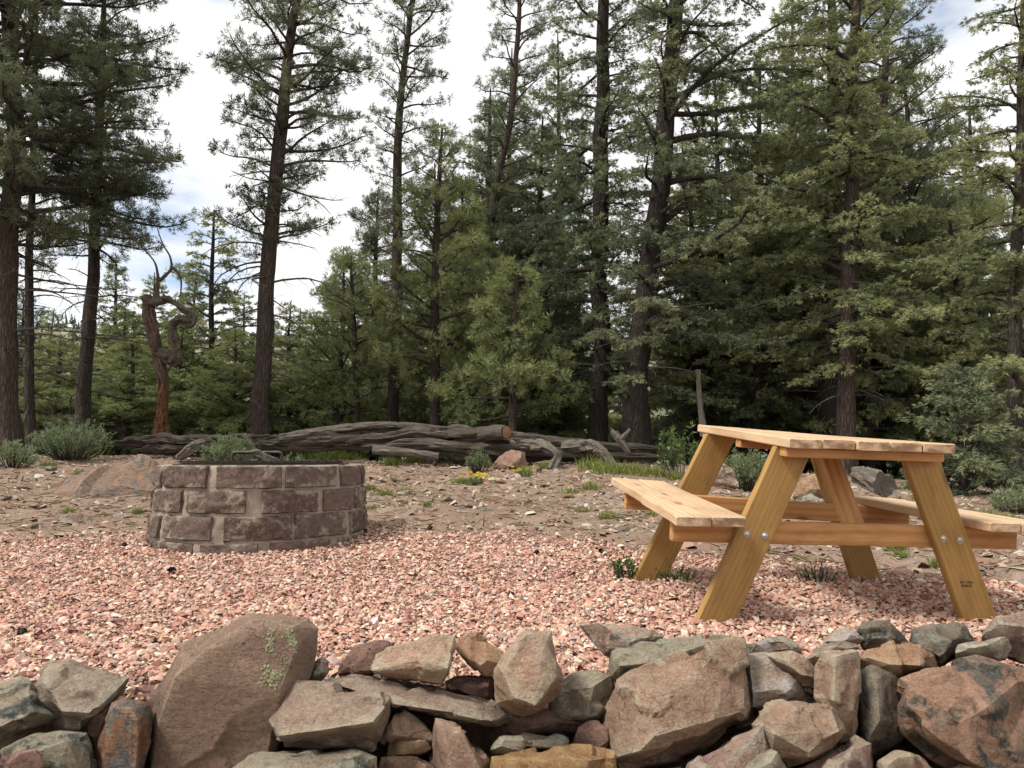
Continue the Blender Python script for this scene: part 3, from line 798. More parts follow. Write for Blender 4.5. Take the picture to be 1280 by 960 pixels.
# ------------------------------------------------------------------ picnic table
TP = dict(x=1.3817, y=3.0536, z=-0.6719, yaw=0.122, pitch=0.0768, roll=0.0291, twist=0.0429)
TW, TT, TL, TB, TBW, TBH, TF, TV1, TV2, TLT = 0.7005, 0.7316, 1.0725, 0.7842, 0.28, 0.424, 0.5674, 0.1292, 0.9334, 0.2674
def tloc(P):
    """table coordinates (across, along, up) to the world; the frame is slightly racked by the uneven ground"""
    P = np.asarray(P, float)
    u, v, w = P[:, 0], P[:, 1], P[:, 2]
    r = TP['roll'] + TP['twist'] * v
    a, b, c = np.cos(r) * u + np.sin(r) * w, v, -np.sin(r) * u + np.cos(r) * w
    cc, ss = math.cos(TP['pitch']), math.sin(TP['pitch'])
    b, c = cc * b - ss * c, ss * b + cc * c
    cc, ss = math.cos(TP['yaw']), math.sin(TP['yaw'])
    a, b = cc * a - ss * b, ss * a + cc * b
    return np.stack([a + TP['x'], b + TP['y'], c + TP['z']], -1)

table = empty('picnic_table', (TP['x'], TP['y'] + 0.5, TP['z']), 'wooden A-frame picnic table with attached benches standing on gravel', 'picnic table')
_bk = [0]
def board(name, origin, ax_l, ax_w, ax_t, ln, wd, tk, mat, parent=None, nl=10, wob=0.0, skew=(0, 0), warp=0.0, bev=0.004):
    """a sawn board: a bevelled bar cut into slices along its length so that edges can waver; skew slides each end's cut"""
    _bk[0] += 1
    k = _bk[0]
    ax_l, ax_w, ax_t = [np.asarray(a, float) for a in (ax_l, ax_w, ax_t)]
    # cross section (bevelled rectangle with extra points along the wide faces)
    h, g = wd / 2, tk / 2
    sec = [(-h + bev, -g), (-h / 3, -g), (h / 3, -g), (h - bev, -g), (h, -g + bev), (h, g - bev), (h - bev, g), (h / 3, g), (-h / 3, g), (-h + bev, g), (-h, g - bev), (-h, -g + bev)]
    sec = np.array(sec); m = len(sec)
    ts = np.concatenate([[0, bev], np.linspace(0, ln, nl + 1)[1:-1], [ln - bev, ln]])
    V, G, E = [], [], []
    for i, t in enumerate(ts):
        s = sec.copy()
        if i in (0, len(ts) - 1): s = s * np.array([(h - bev * .7) / h, (g - bev * .7) / g])
        if wob:
            wl_ = wob * vnoise(np.array([[t * 5, k * 3.1, 0.2]]), 3)[0] + wob * 0.4 * vnoise(np.array([[t * 17, k * 3.1, 0.7]]), 4)[0]
            wr_ = 0.3 * wob * vnoise(np.array([[t * 4, k * 5.3, 1.2]]), 5)[0]
            s[:, 0] += np.where(s[:, 0] < -h / 2, wl_, np.where(s[:, 0] > h / 2, wr_, 0))
        cup = warp * (s[:, 0] / h) ** 2 + 0.0015 * vnoise(np.array([[t * 2.2, k * 1.7, 3.3]]), 6)[0]
        tt = t + (skew[0] * (1 - t / ln) + skew[1] * t / ln) * s[:, 0]
        V.append(np.asarray(origin) + tt[:, None] * ax_l + s[:, :1] * ax_w + (s[:, 1:] + cup[:, None]) * ax_t)
        G.append(np.stack([tt + k * 3.37, s[:, 0] + k * 1.73, s[:, 1] + k * 0.91], -1))
        E.append(np.zeros(m))
    n = len(ts)
    V = np.concatenate(V); G = np.concatenate(G); E = np.concatenate(E)
    i = np.arange(n - 1)[:, None] * m; j = np.arange(m)[None, :]; jj = (j + 1) % m
    Q = np.stack([i + j, i + jj, i + m + jj, i + m + j], -1).reshape(-1, 4)
    # separate end caps so that the end grain keeps its own colour
    c0 = V[:m].copy(); c1 = V[-m:].copy(); g0 = G[:m].copy(); g1 = G[-m:].copy()
    V = np.concatenate([V, c0, c1]); G = np.concatenate([G, g0, g1]); E = np.concatenate([E, np.ones(2 * m)])
    caps = np.array([list(range(n * m, n * m + m))[::-1], list(range(n * m + m, n * m + 2 * m))])
    W = tloc(V)
    det = np.dot(np.cross(ax_w, ax_t), ax_l)
    if det < 0:
        Q = Q[:, ::-1]; caps = caps[:, ::-1]
    return np_mesh(name, W, [Q, caps], M[mat], parent or table, False, {'gr': G, 'endf': E})

L_, U_, W_ = (0, 1, 0), (1, 0, 0), (0, 0, 1)
tk = 0.038
pw = TW / 5
for i in range(5):
    e0 = [0.0, 0.006, -0.004, 0.003, 0.0][i]; e1 = [0.0, -0.010, 0.014, 0.0, -0.006][i]
    board('tabletop_plank', (-TW / 2 + pw * (i + .5), e0, TT - tk / 2 + [0, .002, .0, .001, -.001][i]), L_, U_, W_, TL + e1 - e0, pw - 0.005, tk, 'pine_board', wob=0.004 if i == 0 else 0.0015, warp=[.001, -.002, .0015, -.001, .001][i])
for sgn in (-1, 1):
    for i in range(2):
        uc = sgn * (TB - TBW / 4 - i * TBW / 2)
        board('seat_plank', (uc, 0.004 * i, TBH - tk / 2), L_, (1, 0, 0) if sgn < 0 else (-1, 0, 0), W_, TL - 0.006 * i, TBW / 2 - 0.004, tk, 'pine_board', wob=0.011 if (sgn < 0 and i == 0) else 0.002, nl=16)
# legs: raked boards cut level at foot and top
slope = (TLT - TF) / (TT - tk)
ll = math.hypot(TF - TLT, TT - tk)
for v in (TV1, TV2):
    for sgn in (-1, 1):
        ax = np.array([-sgn * (TF - TLT) / ll, 0, (TT - tk) / ll])
        aw = np.array([ax[2], 0, -ax[0]])
        wd = 0.158 * ax[2]
        sk = -aw[2] / ax[2]
        dn = 0.10                                        # the feet are bedded in the gravel
        leg = board('leg', np.array([sgn * TF, v, 0]) - ax * dn, ax, aw, (0, 1, 0), ll + dn - 0.001, wd, tk, 'treated_board', skew=(sk, sk), wob=0.0012, nl=8)
        leg_axis = ax
    so = 1 if v == TV1 else -1
    board('seat_support', (-TB + 0.035, v + so * (tk + .001), TBH - tk - 0.045), U_, (0, 0, 1), L_, 2 * TB - 0.07, 0.089, tk, 'orange_board', wob=0.001, nl=14)
for v, hw in ((TV1 - tk - 0.012, 0.335), (TL / 2, 0.335), (TV2 + tk + 0.012, 0.335)):
    board('top_cleat', (-hw, v, TT - tk - 0.0195), U_, (0, 1, 0), W_, 2 * hw, 0.06, 0.037, 'orange_board', nl=6)
# diagonal braces from the middle cleat down to the two seat supports
for sgn in (-1,):
    a = np.array([0.07, TL / 2 + sgn * 0.05, TT - tk - 0.04]); b = np.array([0.07, (TV1 if sgn < 0 else TV2) + (-sgn) * (tk * 1.6), TBH - tk - 0.085])
    d = b - a; ln = np.linalg.norm(d); d /= ln
    aw = np.array([1.0, 0, 0]); at_ = np.cross(d, aw)
    board('brace', a, d, aw, at_, ln, 0.089, tk, 'orange_board', nl=6)
# carriage bolts with washers through each leg
for v, out in ((TV1, -1), (TV2, 1)):
    for sgn in (-1, 1):
        wc = TBH - tk - 0.047
        uc = sgn * (TF + slope * wc)
        for k in (-1, 1):
            c = np.array([uc + k * 0.037, v + out * (tk / 2), wc - 0.002 * k])
            acc = Acc()
            th = np.linspace(0, 2 * np.pi, 12, endpoint=False)
            for r0, r1, h0, h1 in ((0.0145, 0.0145, -0.001, 0.0018),):
                ring = [np.stack([c[0] + r * np.cos(th), np.full(12, c[1] + out * h), c[2] + r * np.sin(th)], -1) for r, h in ((r0, h0), (r1, h1), (0.0098, h1 + 0.0002), (0.0092, 0.0045), (0.006, 0.0075), (0.001, 0.0088))]
                V = np.concatenate(ring); nR = len(ring)
                i = np.arange(nR - 1)[:, None] * 12; j = np.arange(12)[None, :]
                acc.add(tloc(V), np.stack([i + j, i + (j + 1) % 12, i + 12 + (j + 1) % 12, i + 12 + j], -1).reshape(-1, 4))
            acc.build('bolt', M['zinc'], table, True, 40)
# faint lumber stamp near the foot of the right front leg (two rows of smudged marks)
acc = Acc()
for row in range(2):
    for k in range(6):
        if (row, k) in ((0, 2), (1, 5)): continue
        wc = 0.165 - row * 0.014
        uc = TF + slope * wc - 0.028 + k * 0.0095
        a, b = 0.003 + 0.001 * ((k * 7 + row) % 3), 0.0042
        vv = TV1 - tk / 2 - 0.0012
        for (du, dw, sa, sb) in ((0, b * .8, a, .0011), (0, -b * .8, a, .0011), (-a, 0, .0011, b), (a * ((k % 2) * .9), 0, .0011, b * .8)):
            q = np.array([[uc + du - sa, vv, wc + dw - sb], [uc + du + sa, vv, wc + dw - sb], [uc + du + sa, vv, wc + dw + sb], [uc + du - sa, vv, wc + dw + sb]])
            acc.add(tloc(q), [[0, 1, 2, 3]])
acc.build('lumber_stamp', M['ink'], table, False)

# ------------------------------------------------------------------ fire pit
RC = at(329, 600, 5.28); RC[2] = 0
RR = 0.672
Z_TOP, Z_BOT = -0.060, -0.72
rows = [(-0.060, -0.193), (-0.207, -0.342), (-0.358, -0.500), (-0.514, -0.66)]
pit = empty('fire_pit', (RC[0], RC[1], -0.6), 'round fire pit of dark split blocks in smeared mortar', 'fire pit')
def pit_pt(th, r, z):
    rr = r + 0.035 * np.clip((Z_TOP - z) / 0.55, 0, 1.3)           # walls lean out slightly towards the ground
    return np.stack([RC[0] + rr * np.sin(th), RC[1] - rr * np.cos(th), z], -1)
def pit_wall(name, r_out, r_in, mat, rough):
    nt, nz = 160, 26
    th = np.linspace(0, 2 * np.pi, nt, endpoint=False)
    prof = [(r_out, z) for z in np.linspace(Z_BOT, Z_TOP - 0.004, nz)] + [(r_out - 0.01, Z_TOP + 0.001)] + [(r_out + (r_in - r_out) * f, Z_TOP + 0.002) for f in (.3, .6, 1.0)] + [(r_in, z) for z in np.linspace(Z_TOP - .02, Z_BOT, 8)]
    V = []
    for (r, z) in prof:
        p = pit_pt(th, np.full(nt, r), np.full(nt, z))
        n = fbm(p * 13, 4, 61)
        d = rough * n * (1 if r > r_in + .02 else .5)
        V.append(np.stack([p[:, 0] + d * np.sin(th), p[:, 1] - d * np.cos(th), p[:, 2] + (0.25 * d if z > Z_TOP - 0.02 else 0)], -1))
    m = len(prof)
    i = np.arange(m - 1)[:, None] * nt; j = np.arange(nt)[None, :]
    Q = np.stack([i + j, i + (j + 1) % nt, i + nt + (j + 1) % nt, i + nt + j], -1).reshape(-1, 4)
    return np_mesh(name, np.concatenate(V), Q, M[mat], pit, True)
pit_wall('mortar_core', RR - 0.016, RR - 0.185, 'mortar', 0.012)
def pxth(x): return math.asin(max(-1, min(1, (x - 321) / 137.5)))
fronts = [
 [(187, 224), (228, 296), (307, 384), (387, 439), (444, 458)],
 [(189, 199), (207, 263), (271, 345), (362, 421), (426, 453)],
 [(186, 230), (237, 306), (320, 395), (398, 447), (450, 458)],
 [(184, 206), (209, 285), (292, 360), (372, 432), (440, 458)]]
bs = np.random.default_rng(11)
for row, ((zt, zb), fr) in enumerate(zip(rows, fronts)):
    spans = [(pxth(a), pxth(b)) for a, b in fr]
    a0 = spans[-1][1] + 0.03; a1 = spans[0][0] + 2 * math.pi - 0.03
    n = 8
    for k in range(n):
        s = a0 + (a1 - a0) * k / n; e = a0 + (a1 - a0) * (k + 1) / n
        spans.append((s + 0.012, e - 0.012))
    for (t0, t1) in spans:
        if t1 - t0 < 0.03: continue
        nth, nz = max(4, int((t1 - t0) * RR / 0.018)), 9
        jt = bs.uniform(-.003, .003, 4)
        za_, zc_ = zb + jt[0], zt + jt[1] * (row > 0); dl = .006 / RR
        ths = np.concatenate([[t0], np.linspace(t0 + dl, t1 - dl, nth), [t1]]); zs = np.concatenate([[za_], np.linspace(za_ + .006, zc_ - .006, nz), [zc_]])
        nth, nz = len(ths), len(zs)
        Tg, Zg = np.meshgrid(ths, zs)
        bul = np.minimum(np.minimum((Tg - t0), (t1 - Tg)) * RR, np.minimum(zt - Zg, Zg - zb)) 
        edge = sstep(-0.001, 0.006, bul)
        P0 = pit_pt(Tg, RR + 0 * Tg, Zg)
        d = 0.004 + bs.uniform(-.004, .004) + 0.007 * fbm(P0 * 17, 3, 71 + row) + 0.008 * fbm(P0 * 52, 3, 75)
        out = pit_pt(Tg, RR - 0.016 + edge * (0.016 + d), Zg)
        # wobble the outline so that no joint is ruled
        out[..., 2] += 0.006 * fbm(P0 * 19, 3, 90) * (1 - edge)
        inn = pit_pt(Tg, np.full_like(Tg, RR - 0.10), Zg)
        V = np.concatenate([out.reshape(-1, 3), inn.reshape(-1, 3)])
        ii = (np.arange(nz - 1)[:, None] * nth + np.arange(nth - 1)[None, :])
        f1 = np.stack([ii, ii + 1, ii + nth + 1, ii + nth], -1).reshape(-1, 4)
        f2 = f1[:, ::-1] + nth * nz
        bd = list(range(nth)) + [r * nth + nth - 1 for r in range(1, nz)] + [(nz - 1) * nth + c for c in range(nth - 2, -1, -1)] + [r * nth for r in range(nz - 2, 0, -1)]
        bd = np.array(bd); bn = np.roll(bd, -1)
        f3 = np.stack([bn, bd, bd + nth * nz, bn + nth * nz], -1)
        eb = np.concatenate([(1 - sstep(0.0, 0.045, bul)).ravel(), np.zeros(nth * nz)])
        np_mesh('block', V, np.concatenate([f1, f2, f3]), M['split_block'], pit, True, {'eb': eb}, 50)
# steel liner, ring flange and grate
def ring_band(acc, r0, r1, z0, z1, nt=96):
    th = np.linspace(0, 2 * np.pi, nt, endpoint=False)
    rg = [np.stack([RC[0] + r * np.sin(th), RC[1] - r * np.cos(th), np.full(nt, z)], -1) for r, z in ((r0, z0), (r0, z1), (r1, z1), (r1, z0), (r0, z0))]
    i = np.arange(4)[:, None] * nt; j = np.arange(nt)[None, :]
    acc.add(np.concatenate(rg), np.stack([i + j, i + (j + 1) % nt, i + nt + (j + 1) % nt, i + nt + j], -1).reshape(-1, 4))
acc = Acc(); ring_band(acc, 0.525, 0.519, -0.42, -0.046); ring_band(acc, 0.575, 0.5255, -0.0565, -0.0505)
acc.build('steel_liner', M['fire_steel'], pit, True, 40)
acc = Acc(); ring_band(acc, 0.542, 0.526, -0.0445, -0.040)
for k in range(-12, 13):
    x = k * 0.04; h = math.sqrt(max(0.0, 0.523 ** 2 - x * x))
    V, Q = tube_arrays([[RC[0] + x, RC[1] - h, -0.038], [RC[0] + x, RC[1], -0.038], [RC[0] + x, RC[1] + h, -0.038]], [0.006] * 3, 6); acc.add(V, Q)
for y in (-0.25, 0.25):
    V, Q = tube_arrays([[RC[0] - .455, RC[1] + y, -0.046], [RC[0], RC[1] + y, -0.046], [RC[0] + .455, RC[1] + y, -0.046]], [0.006] * 3, 6); acc.add(V, Q)
acc.build('grate', M['fire_steel'], pit, True, 40)
for (xa, xb, yb) in ((290, 323, -0.34), (326, 352, -0.20)):
    Y = RC[1] + yb
    A = at(xa, 580, Y); B = at(xb, 580, Y); top = at(xa, 565.5, Y)[2]; zb = -0.04
    r = 0.022
    P = [[A[0], Y, zb], [A[0], Y, top - r], [A[0] + r * .3, Y, top - r * .3], [A[0] + r, Y, top], [(A[0] + B[0]) / 2, Y + .003, top], [B[0] - r, Y, top], [B[0] - r * .3, Y, top - r * .3], [B[0], Y, top - r], [B[0], Y, zb]]
    acc = Acc(); V, Q = tube_arrays(catmull(P, 34), np.full(34, 0.011), 8); acc.add(V, Q)
    hnd = acc.build('handle', M['fire_steel'], pit, True)
# wire coil wound on the grate beside the handles
acc = Acc()
Yc = RC[1] - 0.36
t = np.linspace(0, 1, 90)
A = at(320, 566, Yc); B = at(346, 577, Yc)
P = A[None] * (1 - t)[:, None] + B[None] * t[:, None]
P[:, 0] += 0.018 * np.cos(t * 58); P[:, 2] += 0.018 * np.sin(t * 58)
V, Q = tube_arrays(P, np.full(90, 0.0038), 5); acc.add(V, Q)
P = catmull([at(316, 564, Yc), at(324, 563, Yc), at(330, 570, Yc), at(333, 578, Yc)], 14)
V, Q = tube_arrays(P, np.full(14, 0.006), 6); acc.add(V, Q)
acc.build('coil_grip', M['fire_steel_lid'], hnd, True)

# ------------------------------------------------------------------ dead wood
def limb(acc, pts, rad, sides=26, m=60, seed=0, groove=0.22, lump=0.2, twist=1.0, close=True, spike=0.0, lf=1.0):
    """a weathered limb: pts in metres, radius at each point; deep grooves run along it"""
    P = catmull(pts, m)
    r = np.interp(np.linspace(0, len(rad) - 1, m), np.arange(len(rad)), rad)
    seg = np.concatenate([[0], np.cumsum(np.linalg.norm(np.diff(P, axis=0), axis=1))])
    th = np.arange(sides) / sides * 2 * np.pi
    tw = th[None, :] + twist * seg[:, None]
    q = np.stack([np.cos(tw) * 1.6, np.sin(tw) * 1.6, np.repeat(seg[:, None] * 0.9 * lf, sides, 1)], -1) + seed * 5.1
    q2 = np.stack([np.cos(tw) * 4.2, np.sin(tw) * 4.2, np.repeat(seg[:, None] * 0.7 * lf, sides, 1)], -1) + seed * 2.3
    g1 = fbm(q, 2, seed); g2 = 1 - np.abs(fbm(q2, 3, seed + 3)) * 2
    mod = 1 + lump * g1 - groove * np.clip(g2, 0, 1) ** 2
    if spike:
        mod = mod * (1 + spike * np.clip(vnoise(q2 * 1.3, seed + 9), 0, 1) * sstep(0.85, 1.0, np.linspace(0, 1, m))[:, None])
    V, Q = tube_arrays(P, r, sides, mod)
    T = []
    if close:
        n0 = len(V)
        V = np.concatenate([V, [P[0], P[-1]]])
        j = np.arange(sides); k = (j + 1) % sides
        T = np.concatenate([np.stack([k, j, np.full(sides, n0)], -1), np.stack([(m - 1) * sides + j, (m - 1) * sides + k, np.full(sides, n0 + 1)], -1)])
    g = np.stack([np.repeat(seg[:, None], sides, 1), np.abs(((tw / 6.283) % 1.0) - .5) * 2 + seed, np.zeros_like(tw)], -1).reshape(-1, 3)
    if close: g = np.concatenate([g, [[0, seed, 0], [seg[-1], seed, 0]]])
    acc.add(V, Q, T)
    acc.G = getattr(acc, 'G', []) + [g]
def limb_build(acc, name, mat, parent=None):
    V = np.concatenate(acc.V); F = [np.concatenate(acc.Q)] + ([np.concatenate(acc.T)] if acc.T else [])
    return np_mesh(name, V, F, M[mat], parent, True, {'lg': np.concatenate(acc.G)}, 60)
def plimb(acc, pts, Y, **kw):
    """limb from photograph pixels (x, y, radius px[, extra distance])"""
    limb(acc, [at(p[0], p[1], Y + (p[3] if len(p) > 3 else 0)) for p in pts], [pxm(p[2], Y) for p in pts], **kw)

LY = 11.0
lg = empty('fallen_log', at(640, 585, LY), 'long grooved grey fallen trunk with curved branch stubs and a sawn knot', 'log')
def strands(acc, path, Y, n, seed, frac=.44, wander=.72, **kw):
    """a trunk split by age into several twisting strands along one path"""
    rs = np.random.default_rng(seed)
    P = catmull([at(p[0], p[1] + .28 * p[2], Y + (p[3] if len(p) > 3 else 0)) for p in path], 26)
    r = np.interp(np.linspace(0, len(path) - 1, 26), np.arange(len(path)), [pxm(p[2], Y) * .80 for p in path])
    for k in range(n):
        i0 = 0 if k < 2 else int(rs.integers(0, 9)); i1 = 26 if k < 2 else int(rs.integers(15, 26))
        ph = 6.283 * k / n + rs.normal(0, .3) + np.linspace(0, rs.normal(.9, .5), 26)
        off = (wander * r)[:, None] * np.stack([0 * ph, np.cos(ph), np.sin(ph)], -1) + rs.normal(0, .012, (26, 3))
        t_ = np.linspace(0, 1, i1 - i0)
        rr = r[i0:i1] * frac * rs.uniform(.75, 1.2) * (1 - .75 * np.maximum(0, t_ - .8) / .2) * (1 - .75 * np.maximum(0, .2 - t_) / .2)
        limb(acc, (P + off)[i0:i1], rr, sides=16, m=56, seed=seed + k, groove=.5, lump=.36, twist=.5, spike=.9, lf=2.6)
a = Acc(); strands(a, [(432, 556, 10, .3), (470, 551, 17), (520, 547, 20), (580, 549, 22), (640, 552, 20), (700, 557, 17), (760, 561, 15), (815, 564, 12), (852, 570, 8)], LY, 9, 30); limb_build(a, 'trunk', 'log_wood', lg)
a = Acc(); plimb(a, [(640, 556, 8, -.1), (672, 556, 7, -.3), (690, 562, 6, -.5), (697, 572, 5, -.55), (688, 588, 6, -.6)], LY, seed=5, groove=.45, lump=.35, lf=4); limb_build(a, 'branch_stub', 'log_pale', lg)
a = Acc(); plimb(a, [(705, 558, 8, -.1), (735, 557, 7, -.3), (752, 563, 6, -.5), (760, 573, 5, -.55), (767, 588, 6, -.6)], LY, seed=6, groove=.45, lump=.35, lf=4); limb_build(a, 'branch_stub', 'log_pale', lg)
a = Acc(); plimb(a, [(596, 546, 9, 0), (618, 541, 10, -.25), (632, 540, 8, -.42)], LY, seed=7, groove=.12, lump=.06, m=16); knot = limb_build(a, 'knot', 'log_wood', lg)
c = at(633, 540, LY - .425); th = np.linspace(0, 2 * np.pi, 20, endpoint=False)
V = np.concatenate([[c + np.array([.008, -.006, 0])], c + 0.082 * (np.cos(th)[:, None] * np.array([.82, .45, 0]) + np.sin(th)[:, None] * np.array([0, 0, 1]))])
np_mesh('sawn_face', V, np.array([[0, 1 + k, 1 + (k + 1) % 20] for k in range(20)]), M['sawn_knot'], knot, False, {'gr': V * 1.0, 'endf': np.zeros(21)})
lg2 = empty('fallen_log', at(430, 580, LY + .5), 'dark grey log lying behind the sagebrush and against the longest fallen trunk', 'log')
a = Acc(); strands(a, [(318, 553, 9), (345, 551, 12), (400, 547, 15), (460, 544, 15), (520, 541, 13), (580, 542, 9), (618, 545, 5)], LY + .55, 7, 40); limb_build(a, 'trunk', 'log_wood', lg2)
a = Acc(); plimb(a, [(350, 547, 6), (420, 536, 6), (480, 531, 5), (540, 534, 3), (560, 537, 1.5)], LY + .45, sides=20, m=50, seed=12, groove=.4); limb_build(a, 'splinter', 'log_pale', lg2)
lg3 = empty('fallen_log', at(240, 580, LY), 'weathered log with splayed root lying under the twisted snag', 'log')
a = Acc(); strands(a, [(136, 555, 6, -.2), (165, 553, 11), (205, 551, 13), (250, 552, 11), (300, 549, 9), (338, 546, 6)], LY + .05, 6, 50); limb_build(a, 'trunk', 'log_wood', lg3)
a = Acc(); plimb(a, [(264, 553, 6), (246, 557, 7, -.2), (232, 564, 6, -.3), (222, 574, 4, -.35)], LY, seed=15, groove=.45, lump=.35, lf=4); limb_build(a, 'root', 'log_pale', lg3)
lg4 = empty('fallen_branch', at(508, 572, 9.9), 'short pale grey branch length lying before the long fallen trunk', 'branch')
a = Acc(); plimb(a, [(466, 563, 6), (500, 565, 6), (548, 571, 5)], 9.9, seed=16, groove=.25, m=40, sides=18); limb_build(a, 'wood', 'log_pale', lg4)
st = empty('broken_stick', at(778, 560, 10.5), 'pale splintered forked stick leaning on the fallen trunk', 'stick')
a = Acc(); plimb(a, [(764, 538, 2.5), (772, 546, 5), (778, 554, 5), (786, 566, 3)], 10.55, seed=17, groove=.3, sides=12, m=24); plimb(a, [(788, 536, 1.5), (782, 544, 3.5), (775, 550, 4)], 10.53, seed=18, groove=.3, sides=10, m=16); limb_build(a, 'wood', 'log_pale', st)

SY = 11.3
_pl = plimb
def plimb(acc, pts, Y, **kw):
    _pl(acc, [(p[0] + random.uniform(-1.5, 1.5), p[1] + random.uniform(-1.5, 1.5), p[2] * random.uniform(.68, .92)) + tuple(p[3:]) for p in pts], Y, lf=5.0, **kw)
sn = empty('dead_snag', at(203, 548, SY), 'twisted dead tree with red brown trunk and curled grey limb', 'dead tree')
a = Acc(); plimb(a, [(206, 556, 16), (203, 536, 12), (205, 510, 11), (203, 473, 10.5), (196, 440, 10), (189, 402, 8.5), (185, 380, 8), (184, 368, 4)], SY, sides=34, m=80, seed=21, groove=.42, lump=.30, twist=1.4, spike=1.6); limb_build(a, 'trunk', 'snag_wood', sn)
a = Acc()
plimb(a, [(198, 440, 7), (208, 447, 9), (218, 452, 10), (222, 440, 8), (217, 424, 7.5), (217, 405, 7.5), (226, 398, 7), (238, 403, 7), (239, 396, 6), (230, 387, 5.5), (218, 378, 5), (203, 371, 5)], SY - .05, sides=20, m=80, seed=22, groove=.5, lump=.42, twist=3.5, spike=.8)
plimb(a, [(186, 378, 7), (196, 377, 8), (206, 375, 4)], SY - .03, sides=16, m=16, seed=23)
plimb(a, [(196, 378, 5), (196, 358, 3.2), (198, 345, 2.2), (193, 325, 1.5), (172, 304, 1.2), (152, 280, 1.0), (138, 274, .7), (120, 271, .4)], SY, sides=10, m=50, seed=24, groove=.2)
plimb(a, [(198, 352, 2.5), (207, 343, 2.6), (215, 336, 2.2), (213, 320, 1.5), (204, 306, 1.1), (197, 284, .8), (196, 272, .4)], SY, sides=10, m=40, seed=25, groove=.2)
plimb(a, [(213, 334, 2.6), (222, 340, 2), (227, 353, 1.7), (225, 372, 1.2)], SY - .02, sides=8, m=24, seed=26, groove=.2)
plimb(a, [(152, 280, 2), (146, 268, 1.4), (142, 255, .8)], SY, sides=6, m=10, seed=27)
limb_build(a, 'limb', 'snag_limb', sn)
plimb = _pl
ps = empty('dead_post', at(874, 535, 12.3), 'thin broken dead trunk standing behind the tabletop', 'dead tree')
a = Acc(); plimb(a, [(880, 545, 5), (877, 520, 3.8), (874, 490, 3.3), (873, 462, 2.8)], 12.3, sides=14, m=30, seed=28, groove=.25, spike=1.0); limb_build(a, 'trunk', 'log_pale', ps)
ck = empty('cut_log', at(1090, 612, 6.6), 'short weathered white grey log chunk behind the bench', 'log')
a = Acc(); plimb(a, [(1068, 592, 11, .1), (1085, 597, 15), (1106, 606, 16, -.25)], 6.6, sides=26, m=30, seed=29, groove=.3, lump=.2); limb_build(a, 'wood', 'log_pale', ck)

# ------------------------------------------------------------------ conifers
def blades(P, D, spread, K, ln, wd, tint, droop=0.0, flat=0.0, back=0.0):
    """K needle-bundle faces at each of the points P, fanned about the directions D"""
    n = len(P)
    rd = rng.normal(size=(n, K, 3)); rd /= np.linalg.norm(rd, axis=2)[..., None] + 1e-9
    d = D[:, None, :] + spread * rd
    d[..., 2] = d[..., 2] * (1 - flat) - droop
    d /= np.linalg.norm(d, axis=2)[..., None] + 1e-9
    s = np.cross(d, rng.normal(size=(n, K, 3))); s /= np.linalg.norm(s, axis=2)[..., None] + 1e-9
    l = (np.broadcast_to(np.asarray(ln), (n,)))[:, None, None] * rng.uniform(0.65, 1.15, (n, K, 1))
    w = np.broadcast_to(np.asarray(wd), (n,))[:, None, None]
    b = P[:, None, :] - D[:, None, :] * (back * rng.random((n, K, 1)))
    tri = np.stack([b - s * w * 0.35 + d * l * 0.1, b + s * w * 0.5 + d * l * 0.45, b + d * l], 2)
    tri2 = tri.reshape(-1, 3)
    tt = np.repeat(np.clip(np.broadcast_to(tint, (n,))[:, None] + rng.normal(0, 0.13, (n, K)), 0, 1).ravel(), 3)
    return tri2, tt

class Crown:
    def __init__(s): s.P, s.D, s.S, s.T = [], [], [], []
    def add(s, p, d, size, tint): s.P.append(p); s.D.append(d); s.S.append(size); s.T.append(tint)

def unit(v): return v / (np.linalg.norm(v) + 1e-9)

